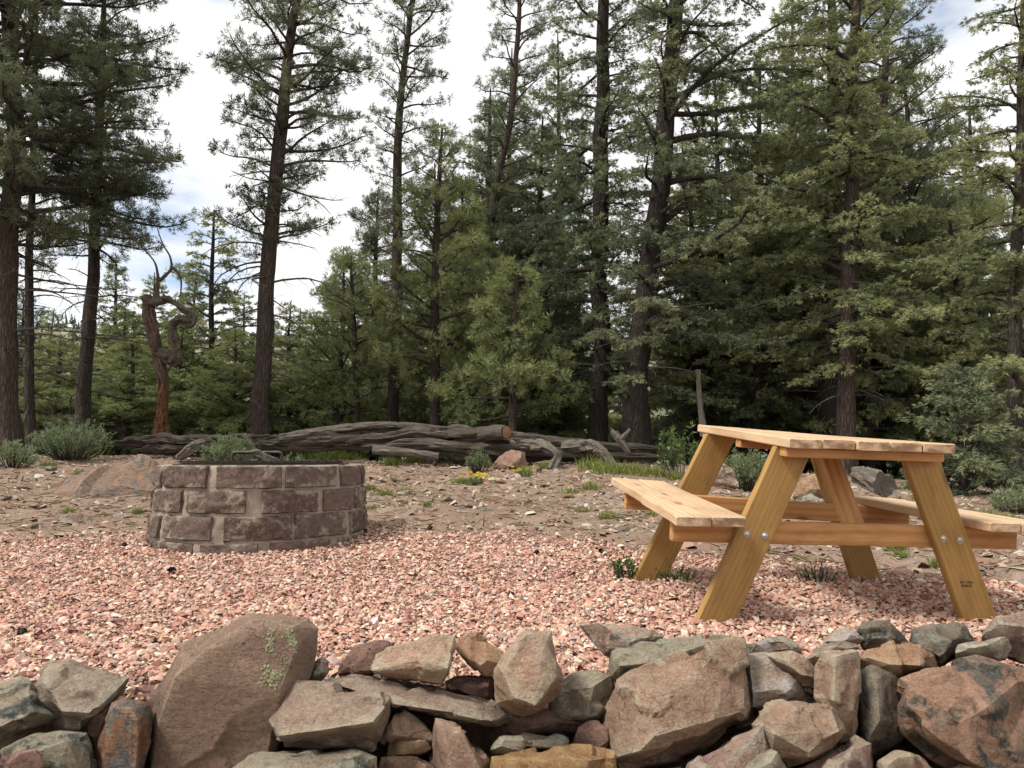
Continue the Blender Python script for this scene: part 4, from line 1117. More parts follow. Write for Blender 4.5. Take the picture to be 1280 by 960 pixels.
def grow_tree(trunk_pts, trunk_rad, env, kind, nb, seed, bark, needle, dead=(), dens=1.0, twl=1.0, top_taper=True, name='pine_tree', label=None, group=None, cat='tree', up=0.0, K=None, bl=1.0, mult=2, loc=None, local=False):
    """trunk_pts metres from the ground up; env(z) -> (left, right, mean depth) reach of the boughs; returns the tree"""
    rs = np.random.default_rng(seed)
    tp = np.asarray(trunk_pts, float)
    base = tp[0].copy() if loc is None else np.asarray(loc, float)
    root = empty(name, base, label, cat, group)
    m = 34
    C = catmull(tp, m)
    r = np.interp(np.linspace(0, len(trunk_rad) - 1, m), np.arange(len(trunk_rad)), trunk_rad)
    zz = C[:, 2] - C[0, 2]
    r = r * (1 + 0.35 * np.exp(-np.clip(zz, 0, None) / (3.0 * r[0] + 1e-6)))
    sides = 16
    th = np.arange(sides) / sides * 2 * np.pi
    q = np.stack([np.cos(th)[None] * 2.2 + 0 * zz[:, None], np.sin(th)[None] * 2.2 + 0 * zz[:, None], np.repeat(zz[:, None] * 2.0, sides, 1)], -1) + seed
    C2 = C + np.stack([0.35 * r * fbm2(zz, 0 * zz, .8, 2, seed), 0.35 * r * fbm2(zz, 0 * zz + 5, .8, 2, seed), 0 * zz], -1)
    V, Q = tube_arrays(C2, r, sides, 1 + 0.10 * fbm(q, 3, seed))
    off = base if loc is None else np.zeros(3)
    def put(nm, V, F, mat, **kw):
        ob = np_mesh(nm, V - base, F, mat, None, **kw); ob.parent = root; return ob
    put('trunk', V, Q, M[bark])
    wood = Acc(); bare = Acc(); cr = Crown()
    z0, z1 = env[0][0], env[-1][0]
    ez = np.array([e[0] for e in env]); eL = np.array([e[1] for e in env]); eR = np.array([e[2] for e in env])
    def trunk_at(z):
        return np.array([np.interp(z, C2[:, 2], C2[:, 0]), np.interp(z, C2[:, 2], C2[:, 1]), z]), np.interp(z, C2[:, 2], r)
    az = rs.random() * 6.28
    fir = kind == 'fir'
    for k in range(nb):
        z = z0 + (z1 - z0) * (k + rs.random()) / nb
        az += 2.39996 + rs.normal(0, 0.35)
        ca = math.cos(az)
        # reach: left/right from the outline, towards and away from the viewer their mean
        Lz, Rz = np.interp(z, ez, eL), np.interp(z, ez, eR)
        reach = (Rz if ca > 0 else Lz) * ca * ca + 0.5 * (Lz + Rz) * (1 - ca * ca)
        ln = reach * rs.uniform(0.66, 1.16)
        if ln < 0.10: continue
        hf = (z - z0) / (z1 - z0 + 1e-6)
        p, tr = trunk_at(z)
        n = 8
        if fir: e0 = R(rs.normal(8 + 24 * hf * hf + up, 15)); e1 = R(rs.normal(-10 + 20 * hf + up, 14)); e2 = R(rs.normal(2 + up, 16))
        else: e0 = R(rs.normal(8 + 22 * hf + up, 16)); e1 = R(rs.normal(0 + 15 * hf + up, 16)); e2 = R(rs.normal(28 + up, 18))
        el = np.interp(np.linspace(0, 1, n), [0, .55, 1], [e0, e1, e2])
        aa = az + np.cumsum(rs.normal(0, 0.18, n))
        st = ln / (n - 1)
        dirs = np.stack([np.cos(el) * np.cos(aa), np.cos(el) * np.sin(aa), np.sin(el)], -1)
        P = p + np.concatenate([[np.zeros(3)], np.cumsum(dirs[:-1] * st, axis=0)])
        br = min(tr * 0.42, 0.008 + 0.016 * ln) 
        V, Q = tube_arrays(P, br * np.linspace(1, 0.18, n) + 0.002, 5); wood.add(V, Q)
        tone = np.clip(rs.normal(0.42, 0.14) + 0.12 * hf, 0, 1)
        # side shoots
        gap = (0.10 if fir else 0.115) / dens
        ns = max(3, int(ln * 0.85 / gap))
        for q_ in range(ns):
            s = 0.16 + 0.84 * (q_ + rs.random()) / ns
            if not fir and s < 0.3 and rs.random() < 0.6: continue
            x = s * (n - 1); i = min(int(x), n - 2); f = x - i
            o = P[i] * (1 - f) + P[i + 1] * f
            d = dirs[i]
            side = np.cross(d, [0, 0, 1]); side = unit(side) * (1 if (q_ % 2) else -1)
            upv = np.array([0, 0, 1.0])
            tl = twl * (0.10 + 0.30 * min(ln, 2.2) * (1 - s) ** 0.8 + 0.10 * rs.random()) * rs.uniform(.6, 1.1)
            if fir:
                dd = unit(d * rs.uniform(.5, 1.0) + side * rs.uniform(.5, 1.1) + upv * rs.normal(-.10, .16))
                t1 = dd + np.array([0, 0, -.28 - .2 * rs.random()]) * tl / .4
            else:
                dd = unit(d * rs.uniform(.5, 1.1) + side * rs.uniform(.2, 1.0) + upv * rs.normal(.15, .35))
                t1 = dd + np.array([0, 0, .35])
            t1 = unit(t1)
            mid = o + dd * tl * .5; tip = mid + t1 * tl * .5
            V, Q = tube_arrays(np.array([o, tip]) if fir else np.array([o, mid, tip]), [.0048, .0025] if fir else [.0048, .0036, .0022], 3); wood.add(V, Q)
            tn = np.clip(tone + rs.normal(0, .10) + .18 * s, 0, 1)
            if fir:
                nn = max(3, int(tl / 0.034))
                for w_ in range(nn):
                    g = (w_ + rs.random()) / nn
                    pp = o + dd * tl * min(g, .5) + t1 * tl * max(0, g - .5)
                    cr.add(pp + rs.normal(0, .012, 3), dd if g < .5 else t1, 1.0, tn + .25 * (g > .8))
            else:
                cr.add(tip, t1, 1.0, tn + .1)
                for w_ in range(max(1, int(tl / 0.085))):
                    g = rs.uniform(.3, 1)
                    pp = o + dd * tl * min(g, .5) + t1 * tl * max(0, g - .5)
                    sd = unit(t1 + rs.normal(0, .8, 3) + np.array([0, 0, .3]))
                    so = pp + sd * rs.uniform(.02, .10)
                    cr.add(so, sd, rs.uniform(.75, 1), tn)
        cr.add(P[-1], dirs[-1], 1.1, tone + .25)
    for (za, zb_, cnt, lnm) in dead:
        for k in range(cnt):
            z = rs.uniform(za, zb_); a_ = rs.random() * 6.28; ln = lnm * rs.uniform(.4, 1.1)
            p, tr = trunk_at(z)
            n = 7
            el = np.linspace(R(rs.normal(5, 15)), R(rs.normal(-30, 25)), n); aa = a_ + np.cumsum(rs.normal(0, .22, n))
            dirs = np.stack([np.cos(el) * np.cos(aa), np.cos(el) * np.sin(aa), np.sin(el)], -1)
            P = p + np.concatenate([[np.zeros(3)], np.cumsum(dirs[:-1] * ln / (n - 1), axis=0)])
            V, Q = tube_arrays(P, min(.022, .007 + .010 * ln) * np.linspace(1, .2, n) + .0015, 5); bare.add(V, Q)
            for j in range(int(3 + ln * 5)):
                i = rs.integers(1, n - 1); dd = unit(dirs[i] + rs.normal(0, .7, 3)); tl = rs.uniform(.12, .42) * min(1, ln)
                mid = P[i] + dd * tl * .5; tip = mid + unit(dd + rs.normal(0, .5, 3)) * tl * .5
                V, Q = tube_arrays(np.array([P[i], mid, tip]), [.005, .0035, .0018], 3); bare.add(V, Q)
    def put_acc(nm, acc, mat):
        if not acc.n: return
        F = [np.concatenate(acc.Q)]
        put(nm, np.concatenate(acc.V), F, M[mat])
    put_acc('limbs', wood, 'twig')
    put_acc('dead_limbs', bare, 'dead_twig')
    for ch in root.children:
        if 'limbs' in ch.name: ch['kind'] = 'stuff'
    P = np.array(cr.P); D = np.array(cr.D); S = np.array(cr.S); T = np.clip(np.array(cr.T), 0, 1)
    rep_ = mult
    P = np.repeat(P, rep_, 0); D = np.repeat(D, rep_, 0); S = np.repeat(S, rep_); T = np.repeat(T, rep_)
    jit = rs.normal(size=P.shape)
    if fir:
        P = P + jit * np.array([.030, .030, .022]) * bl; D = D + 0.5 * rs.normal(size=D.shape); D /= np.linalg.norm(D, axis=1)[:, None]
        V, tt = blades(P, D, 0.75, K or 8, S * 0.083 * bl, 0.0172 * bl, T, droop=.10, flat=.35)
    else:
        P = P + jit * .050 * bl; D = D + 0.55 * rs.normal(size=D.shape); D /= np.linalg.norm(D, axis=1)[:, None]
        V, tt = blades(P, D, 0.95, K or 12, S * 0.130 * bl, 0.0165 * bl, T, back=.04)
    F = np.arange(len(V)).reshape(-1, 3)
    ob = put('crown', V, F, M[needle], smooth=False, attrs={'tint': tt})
    root['ntri'] = len(F)
    del root['ntri']
    return root

STATS = []
def tree_px(name, label, kind, Y, trunk, env, nb, bark, needle, dead=(), seed=0, top=True, dens=1.0, **kw):
    """trunk: (x, y, width px) from the foot up; env: (y, left px, right px) from low to high; dead: (y low, y high, count, metres)"""
    pts = [at(x, y, Y) for x, y, d in trunk]; rad = [pxm(d / 2, Y) * .84 for x, y, d in trunk]
    zb = float(ground(pts[0][0], Y)) - 0.12
    if pts[0][2] > zb + .05:
        pts = [np.array([pts[0][0] - .15 * (pts[1][0] - pts[0][0]), Y, zb])] + pts; rad = [rad[0] * 1.1] + rad
    else:
        pts[0][2] = zb
    e = [(float(at(0, y, Y)[2]), pxm(l, Y), pxm(r_, Y)) for y, l, r_ in env]
    if top:                                              # the tree goes on above the picture to a pointed top
        d = pts[-1] - pts[-2]; d /= np.linalg.norm(d)
        hgt = max(1.6, rad[-1] * 34)
        pts.append(pts[-1] + d * hgt); rad.append(.012)
        zt = pts[-1][2]; zl = e[-1][0]
        extra = (zt - zl) / max(.5, e[-1][0] - e[0][0])
        nb = int(nb * (1 + .25 * extra))
        e.append((zl + (zt - zl) * .5, e[-1][1] * .7, e[-1][2] * .7)); e.append((zt, .12, .12))
    dd = [(float(at(0, a_, Y)[2]), float(at(0, b_, Y)[2]), c_, l_) for a_, b_, c_, l_ in dead]
    return grow_tree(pts, rad, e, kind, nb, seed, bark, needle, dd, dens=dens, name=name, label=label, **kw)

tree_px('pine_tree', 'thick red barked pine whose dark boughs hang beside the twisted snag', 'pine', 11.6,
  [(8, 568, 32), (10, 430, 29), (14, 300, 27), (20, 190, 25), (14, 80, 22), (10, -20, 20)],
  [(318, 60, 60), (290, 150, 175), (240, 170, 235), (190, 170, 222), (150, 170, 228), (110, 170, 200), (60, 170, 232), (20, 170, 205), (-20, 160, 190)], 136, 'bark_pine', 'needle_pine',
  dead=[(470, 300, 14, 1.3)], seed=1, dens=1.15)
tree_px('pine_tree', 'slim grey trunked pine just right of the thick red barked pine', 'pine', 13.2,
  [(38, 570, 15), (37, 440, 13), (37, 330, 11), (40, 220, 9), (44, 100, 7)],
  [(330, 40, 50), (260, 80, 70), (180, 80, 70), (100, 60, 60)], 26, 'bark_grey', 'needle_pine', dead=[(520, 330, 22, .9)], seed=2)
tree_px('pine_tree', 'dark pine standing behind and just left of the twisted snag', 'pine', 14.2,
  [(103, 540, 22), (106, 470, 20), (112, 380, 18), (118, 290, 16), (124, 180, 13), (128, 60, 10)],
  [(320, 60, 70), (285, 90, 120), (240, 90, 110), (180, 80, 90), (120, 70, 80), (60, 50, 60)], 74, 'bark_grey', 'needle_pine', dead=[(500, 300, 26, 1.2)], seed=3)
tree_px('pine_tree', 'tall straight pine with bare lower trunk rising between the snag and the sagebrush log', 'pine', 13.0,
  [(325, 538, 25), (329, 450, 24), (333, 360, 23), (338, 290, 22), (345, 190, 20), (358, 90, 16), (372, 0, 12)],
  [(312, 55, 60), (285, 72, 85), (268, 40, 40), (235, 45, 60), (210, 70, 115), (178, 40, 110), (150, 82, 118), (110, 80, 120), (70, 92, 105), (45, 40, 100), (25, 30, 120), (0, 40, 110)], 104, 'bark_pine', 'needle_pine',
  dead=[(520, 400, 16, .9), (400, 215, 22, 1.5)], seed=4, dens=.95)
tree_px('pine_tree', 'slender pine with thin open crown behind the fallen trunk', 'pine', 16.0,
  [(493, 530, 18), (496, 400, 16), (497, 300, 15), (496, 200, 13), (503, 100, 10), (512, 30, 8), (518, -20, 6)],
  [(300, 26, 40), (240, 30, 45), (200, 35, 50), (150, 45, 62), (100, 42, 72), (50, 45, 85), (0, 50, 70)], 72, 'bark_grey', 'needle_pine',
  dead=[(480, 250, 24, .9)], seed=5, up=12, dens=.85)
tree_px('pine_tree', 'young bright green pine with full low boughs behind the fallen trunk', 'pine', 13.6,
  [(543, 535, 16), (543, 400, 14), (545, 300, 10), (548, 230, 7), (553, 160, 3)],
  [(520, 30, 70), (480, 70, 100), (440, 85, 115), (400, 95, 105), (350, 80, 90), (300, 55, 70), (250, 45, 55), (200, 26, 34), (160, 8, 8)], 78, 'bark_grey', 'needle_bright', seed=6, top=False, up=10, dens=1.1)
tree_px('pine_tree', 'bushy small pine with yellow green needles left of the slender pine', 'pine', 15.4,
  [(446, 540, 9), (444, 450, 8), (441, 380, 6), (438, 320, 3)],
  [(520, 30, 30), (470, 45, 40), (420, 58, 48), (370, 45, 40), (325, 12, 12)], 40, 'bark_grey', 'needle_bright', seed=7, top=False, up=12)
tree_px('pine_tree', 'thin leaning pine rising behind the young bright pine', 'pine', 18.0,
  [(596, 540, 16), (598, 420, 14), (612, 280, 12), (636, 160, 10), (646, 60, 8), (650, -10, 6)],
  [(420, 50, 60), (330, 60, 70), (250, 55, 70), (180, 45, 65), (120, 40, 60), (60, 40, 60), (0, 35, 60)], 72, 'bark_pine', 'needle_pine', seed=8, up=10)
tree_px('pine_tree', 'low bright pine with hanging boughs beside the sawn knot', 'pine', 12.6,
  [(640, 545, 12), (642, 470, 10), (645, 400, 8), (646, 330, 4)],
  [(525, 75, 85), (490, 90, 85), (450, 78, 60), (410, 60, 45), (370, 38, 30), (335, 10, 10)], 46, 'bark_pine', 'needle_bright', seed=9, top=False, dens=1.1)
tree_px('fir_tree', 'straight dark trunked fir, the slimmer of the two dark trunks', 'fir', 14.6,
  [(750, 545, 28), (750, 420, 26), (750, 300, 24), (752, 150, 22), (756, 0, 18)],
  [(500, 60, 30), (460, 150, 70), (420, 165, 60), (370, 170, 30), (320, 165, 40), (260, 160, 70), (200, 150, 70), (120, 130, 60), (60, 110, 50), (0, 100, 55)], 96, 'bark_fir', 'needle_fir',
  dead=[(500, 300, 16, 1.0)], seed=10)
tree_px('fir_tree', 'thick leaning dark trunked fir with long boughs reaching over the table', 'fir', 13.2,
  [(796, 548, 40), (800, 450, 34), (812, 350, 31), (825, 220, 29), (836, 100, 26), (845, 0, 22)],
  [(490, 20, 120), (450, 25, 190), (400, 30, 250), (350, 30, 270), (300, 40, 270), (240, 50, 260), (180, 50, 250), (120, 55, 230), (60, 60, 200), (0, 60, 170)], 104, 'bark_fir', 'needle_fir',
  dead=[(480, 250, 22, 1.4)], seed=11, dens=.9)
tree_px('fir_tree', 'brown trunked fir with olive boughs directly behind the table', 'fir', 12.4,
  [(1058, 545, 26), (1060, 430, 25), (1063, 300, 22), (1066, 150, 18), (1070, 0, 14)],
  [(470, 50, 50), (430, 150, 90), (400, 185, 100), (340, 175, 110), (280, 150, 120), (220, 150, 100), (160, 140, 90), (100, 140, 70), (40, 120, 60), (0, 100, 50)], 104, 'bark_pine', 'needle_olive',
  dead=[(520, 380, 18, .9)], seed=12, dens=.95)
tree_px('fir_tree', 'dark fir trunk close behind the brown trunked fir', 'fir', 14.6,
  [(1036, 545, 28), (1038, 430, 26), (1040, 320, 24), (1042, 200, 20), (1040, 60, 16)],
  [(440, 90, 40), (340, 120, 60), (240, 130, 80), (140, 120, 70), (40, 90, 60)], 46, 'bark_fir', 'needle_fir', dead=[(520, 420, 14, 1.0)], seed=13)
tree_px('pine_tree', 'dense dark green pine standing beyond the brown trunked fir', 'pine', 16.5,
  [(1098, 545, 20), (1100, 400, 18), (1102, 250, 15), (1106, 120, 11), (1110, 10, 7)],
  [(460, 50, 60), (380, 70, 90), (300, 80, 100), (220, 85, 98), (150, 80, 88), (90, 70, 82), (40, 55, 68), (0, 40, 52)], 84, 'bark_fir', 'needle_pine', seed=14, dens=1.15)
tree_px('fir_tree', 'grey trunked fir with yellow green tips right of the table', 'fir', 10.8,
  [(1268, 612, 20), (1268, 500, 19), (1270, 400, 18), (1274, 250, 15), (1277, 120, 12), (1280, 0, 9)],
  [(560, 70, 60), (500, 110, 80), (440, 130, 90), (380, 120, 90), (320, 140, 90), (260, 150, 90), (200, 130, 90), (140, 100, 80), (80, 80, 80), (20, 60, 60), (0, 60, 60)], 84, 'bark_grey', 'needle_olive',
  dead=[(560, 300, 12, .7)], seed=15, dens=.95)
tree_px('fir_tree', 'low dense young fir at the foot of the grey trunked fir', 'fir', 9.6,
  [(1205, 640, 12), (1203, 560, 10), (1200, 500, 7), (1198, 455, 3)],
  [(630, 70, 90), (600, 85, 100), (560, 78, 90), (520, 58, 70), (490, 36, 40), (460, 10, 10)], 58, 'bark_grey', 'needle_fir', seed=16, top=False)
tree_px('fir_tree', 'dark young fir behind the far bench end, left of the brown trunk', 'fir', 15.2,
  [(945, 545, 14), (947, 470, 12), (948, 400, 8), (950, 320, 3)],
  [(525, 90, 80), (480, 100, 85), (430, 80, 70), (380, 55, 50), (330, 12, 12)], 52, 'bark_fir', 'needle_fir', seed=17, top=False)
tree_px('fir_tree', 'small feathery fir with an open top between the snag and the tall pine', 'fir', 19.0,
  [(262, 545, 10), (264, 400, 8), (266, 330, 6), (268, 262, 2)],
  [(520, 50, 50), (440, 60, 60), (380, 55, 58), (330, 45, 48), (295, 26, 28), (266, 6, 6)], 50, 'bark_fir', 'needle_olive', seed=18, top=False, bl=1.2)

# ---- trees farther back: a few grown ones, copied with their parts
def copy_tree(root, loc, rz, sc, label, group):
    r2 = root.copy(); COL.objects.link(r2)
    r2.location = loc; r2.rotation_euler = (0, 0, rz); r2.scale = (sc, sc, sc * random.uniform(.92, 1.08))
    r2['label'] = label; r2['group'] = group
    for ch in root.children:
        c = ch.copy(); COL.objects.link(c); c.parent = r2
    return r2
def proto(kind, h, reach, nb, needle, bark, seed, bare=0.12, **kw):
    pts = [np.array([0, 0, -.25]), np.array([.04, 0, h * .35]), np.array([-.05, .03, h * .7]), np.array([0, 0, h])]
    env = [(h * bare, reach * .75, reach * .75), (h * .3, reach, reach), (h * .55, reach * .72, reach * .7), (h * .8, reach * .36, reach * .36), (h * .99, .06, .06)]
    pr_ = np.random.default_rng(seed)
    zs_ = np.linspace(h * bare, h * .99, 11)
    env = [(z, np.interp(z, [e[0] for e in env], [e[1] for e in env]) * pr_.uniform(.55, 1.25), np.interp(z, [e[0] for e in env], [e[1] for e in env]) * pr_.uniform(.55, 1.25)) for z in zs_]
    return grow_tree(pts, [h * .015, h * .014, h * .008, .012], env, kind, nb, seed, bark, needle, [(h * .05, h * .3, 8, reach * .6)], name='background_conifer', loc=np.zeros(3), bl=1.25, K=8 if kind == 'fir' else 13, dens=1.0, mult=2, **kw)
GB = 'conifers in the wood beyond the fallen logs'
PR = [proto('fir', 6.0, 1.9, 70, 'needle_olive', 'bark_fir', 51), proto('fir', 7.2, 2.1, 80, 'needle_fir', 'bark_fir', 52),
      proto('pine', 6.6, 1.9, 70, 'needle_bright', 'bark_grey', 53), proto('pine', 7.6, 2.1, 70, 'needle_pine', 'bark_pine', 54, bare=.3), proto('fir', 3.6, 1.7, 60, 'needle_bright', 'bark_grey', 55, bare=.03)]
PLAB = ['olive green fir in the wood beyond the fallen logs', 'dark green fir in the wood beyond the fallen logs', 'yellow green pine in the wood beyond the fallen logs', 'dark pine with bare lower trunk in the wood beyond the fallen logs', 'short bushy fir low in the wood beyond the fallen logs']
MARKS = [(8, 'red barked pine'), (103, 'dark pine'), (203, 'snag'), (325, 'tall straight pine'), (446, 'small bushy pine'), (493, 'slender pine'), (543, 'young bright pine'), (640, 'low bright pine'), (750, 'slimmer dark trunk'), (796, 'thick leaning fir'), (945, 'dark young fir'), (1058, 'brown trunked fir'), (1098, 'dense pine'), (1205, 'low young fir'), (1268, 'grey trunked fir')]
_seen = {}
def back_label(kd, px, Y):
    lo = [m_ for m_ in MARKS if m_[0] <= px]; hi = [m_ for m_ in MARKS if m_[0] > px]
    if lo and hi: where = 'between %s and %s' % (lo[-1][1], hi[0][1]); key = lo[-1][1]
    else: where = 'beside the %s, away from the table' % MARKS[0][1] if hi else 'beyond the %s' % MARKS[-1][1]; key = where
    n = _seen.get((kd, key), 0); _seen[(kd, key)] = n + 1
    return ['', 'farther ', 'farthest ', 'another '][min(n, 3)] + PNAME[kd] + ' in the wood ' + where
PNAME = ['olive fir', 'dark fir', 'yellow green pine', 'dark pine', 'short bushy fir']
spots = [  # photograph column, distance, top row, kind
 (-20, 17, 330, 1), (60, 19, 385, 0), (150, 18.5, 385, 4), (135, 23, 335, 1), (185, 21, 345, 0), (225, 18, 395, 4), (238, 22, 330, 1), (300, 20.5, 360, 0), (318, 17, 430, 4), (372, 22, 385, 1), (395, 18.5, 440, 4), (415, 26, 360, 0),
 (470, 22, 370, 2), (520, 19.5, 420, 4), (570, 24, 330, 1), (598, 17.5, 425, 4), (630, 21, 250, 1), (690, 23, 260, 0), (700, 16.5, 470, 4), (775, 30, 440, 0), (800, 24, 470, 4), 
 (1075, 19, 440, 4), (1150, 16, 430, 4), (1170, 22, 210, 3), (1215, 17.5, 330, 0), (1235, 24, 200, 3), (1300, 18, 250, 1), (1330, 14, 300, 0),
 (905, 17.5, 90, 0), (965, 16.8, 60, 0), (1085, 15.6, 120, 0), (1150, 18.0, 60, 2), (1200, 15.5, 240, 0), (870, 16.5, 200, 0), 
 (680, 18, 120, 1), (612, 20, 130, 1), (425, 17.5, 310, 2), (575, 16.8, 235, 2), (610, 15.4, 320, 2), (360, 19, 365, 0), (468, 19, 250, 3), (290, 17, 410, 2), (160, 16.5, 420, 2), (70, 17, 420, 2),
 (1010, 18.5, -20, 0), (1120, 19, 100, 1), (1000, 20, 60, 1), (860, 21, 160, 0), (1235, 20, 120, 1), (640, 22, 60, 1), (700, 24, 40, 1), (540, 21, 190, 1),
 (85, 30, 400, 1), (205, 32, 400, 0), (340, 34, 410, 1), (455, 36, 412, 0), (550, 40, 405, 1), (660, 34, 330, 3), (760, 44, 425, 1), (870, 36, 360, 0), (1060, 30, 330, 1), (-60, 26, 300, 3), (20, 24, 350, 3), (1200, 34, 280, 1)]
used = set()
for k, (px, Y, py, kd) in enumerate(spots):
    x = pxm(px - 640, Y)
    g = float(ground(x, Y)); top = float(at(px, py, Y)[2])
    h0 = [6.0, 7.2, 6.6, 7.6, 3.6][kd]
    s = (top - g) / h0
    if kd not in used:
        used.add(kd); o = PR[kd]
        o.location = (x, Y, g); o.rotation_euler = (0, 0, k * 1.3); o.scale = (s, s, s); o['label'] = back_label(kd, px, Y); o['group'] = GB
    else:
        s2 = s
        o = copy_tree(PR[kd], (x, Y, g), k * 1.3, s2, back_label(kd, px, Y), GB)
        if s > 1.5: o.scale = (1.35, 1.35, s)
        elif s < .7: o.scale = (.85, .85, s)

# far hillside: a wood that reads as one mass
fr_ = np.random.default_rng(77)
V, T = [], []
nF = 1500
fy = 70 + 380 * fr_.random(nF) ** 0.8; fx = fr_.uniform(-.85, .85, nF) * (fy + 20)
fz = ground(fx, fy)
fh = fr_.uniform(3.0, 7.5, nF)
for k in range(nF):
    nl = 26
    t = fr_.random(nl) ** .8; a_ = fr_.random(nl) * 6.283
    rad = fh[k] * .24 * (1 - t) + .12
    c = np.stack([np.cos(a_) * rad, np.sin(a_) * rad, t * fh[k] * .95], -1)
    inner = np.stack([0 * a_, 0 * a_, t * fh[k] + fh[k] * .16], -1)
    sd = np.stack([-np.sin(a_), np.cos(a_), 0 * a_], -1) * (rad * .55)[:, None]
    tri = np.stack([inner, c - sd, c + sd], 1) + np.array([fx[k], fy[k], fz[k] - .2])
    V.append(tri.reshape(-1, 3)); T.append(np.repeat(np.clip(fr_.normal(.45, .2) + fr_.normal(0, .15, nl), 0, 1), 3))
V = np.concatenate(V)
o = np_mesh('far_forest', V, np.arange(len(V)).reshape(-1, 3), M['far_needles'], None, False, {'tint': np.concatenate(T)})
tag(o, 'distant conifer wood covering the far hillside', 'forest', kind='stuff')

# ------------------------------------------------------------------ ground cover and loose things on the bank
lr = np.random.default_rng(21)
def bank_points(n, y0, y1, wx=0.72, pad=0.0):
    y = y0 + (y1 - y0) * lr.random(n); x = lr.uniform(-1, 1, n) * (wx * y + .4)
    k = y > edge_y(x) + pad
    return x[k], y[k]
PAL_L = np.array([[.30, .21, .155], [.40, .29, .22], [.50, .39, .30], [.24, .16, .115], [.36, .22, .165], [.58, .50, .42], [.20, .17, .15], [.44, .27, .2]])
PAL_LW = np.array([.16, .19, .18, .13, .11, .11, .06, .06])
x, y = bank_points(13000, 3.6, 11.5, pad=-.35)
x = x; sz = np.clip(lr.lognormal(math.log(.017), .60, len(x)), .005, .075)
o = chips('stone_litter', np.column_stack([x, y, ground(x, y)]), sz, .38, PAL_L, PAL_LW, M['litter'], lift=.15, tilt=.35)
tag(o, 'small broken stones littering the dirt bank', 'stones', kind='stuff')
# needles, twigs and bark scraps
x, y = bank_points(7200, 3.7, 12.0, pad=-.2)
n = len(x); z = ground(x, y) + .006
a_ = lr.random(n) * 6.283; big = lr.random(n) < .03; l = np.where(big, lr.uniform(.12, .32, n), lr.uniform(.03, .12, n)); w = np.where(big, lr.uniform(.006, .016, n), lr.uniform(.002, .005, n))
d = np.stack([np.cos(a_), np.sin(a_), lr.normal(0, .22, n)], -1); sd = np.stack([-np.sin(a_), np.cos(a_), 0 * a_], -1); c = np.stack([x, y, z + .004], -1)
V = np.stack([c - d * l[:, None] - sd * w[:, None], c + d * l[:, None] - sd * w[:, None] * .4, c + sd * w[:, None] + np.array([0, 0, .004]), c - d * l[:, None] * .9 + np.array([0, 0, -.006])], 1).reshape(-1, 3)
F = (np.array([[0, 1, 2], [0, 2, 3], [1, 3, 2], [0, 3, 1]])[None] + (np.arange(n) * 4)[:, None, None]).reshape(-1, 3)
pal = np.array([[.30, .24, .18], [.20, .14, .10], [.40, .33, .25], [.24, .14, .085]])
cc = np.concatenate([pal[lr.integers(0, 4, n)], np.ones((n, 1))], 1)
o = np_mesh('twig_litter', V, F, M['litter'], None, False, {'col': np.repeat(cc, 4, 0)})
tag(o, 'dry twigs and bark scraps scattered over the dirt bank', 'twigs', kind='stuff')

# loose stones big enough to pick up one by one
STM = ['rock_pale', 'rock_pink', 'rock_brown', 'rock_tan', 'rock_mauve', 'rock_orange']
stone_protos = []
for k in range(12):
    p = lr.normal(size=(13, 3)); p /= np.linalg.norm(p, axis=1)[:, None]
    p = np.sign(p) * np.abs(p) ** .7 * np.array([.5, lr.uniform(.32, .46), lr.uniform(.12, .22)])
    ob = rock_mesh('loose_stone', p, M[STM[k % 6]], None, 700 + k, bevel=.006, edge=.20, amp=.03, facets=3, cells=0.8)
    stone_protos.append(ob)
loose = [(470, 604, 14), (513, 590, 13), (497, 603, 22), (507, 618, 26), (528, 614, 18), (552, 600, 12), (567, 607, 13), (612, 599, 11), (626, 604, 15), (650, 613, 17), (614, 617, 13), (708, 622, 26), (727, 632, 18), (711, 653, 15), (670, 663, 16),
 (735, 601, 15), (700, 607, 12), (683, 608, 15), (577, 640, 13), (466, 635, 14), (505, 630, 18), (690, 650, 13), (62, 588, 19), (14, 634, 24), (45, 634, 26), (90, 652, 44), (122, 641, 16), (108, 637, 12), (8, 625, 14), (16, 597, 20), (152, 648, 22), (560, 627, 18), (588, 633, 14), (640, 640, 15), (660, 628, 17), (745, 640, 15), (760, 622, 17), (476, 655, 14), (520, 650, 16),
 (1165, 712, 14), (1170, 700, 16), (1235, 706, 14), (1255, 690, 16), (1190, 690, 15), (965, 692, 13), (1010, 690, 14), (950, 640, 16), (1000, 668, 13), (1110, 690, 13), (1262, 725, 12), (780, 660, 14), (740, 672, 12), (40, 660, 18), (165, 655, 14), (1140, 705, 12), (925, 672, 12), (30, 612, 16), (60, 605, 13), (800, 640, 14), (715, 590, 14), (770, 602, 14), (545, 588, 12), (480, 590, 12), (655, 596, 12)]
def ground_hit(px, py):
    """where the sight line of a pixel meets the ground"""
    Ys = np.linspace(2.6, 14, 500)
    P = np.array([at(px, py, Y) for Y in Ys])
    g = ground(P[:, 0], P[:, 1])
    k = np.argmax(P[:, 2] <= g) if (P[:, 2] <= g).any() else len(Ys) - 1
    return P[k][:2].tolist() + [float(g[k])]
first = set()
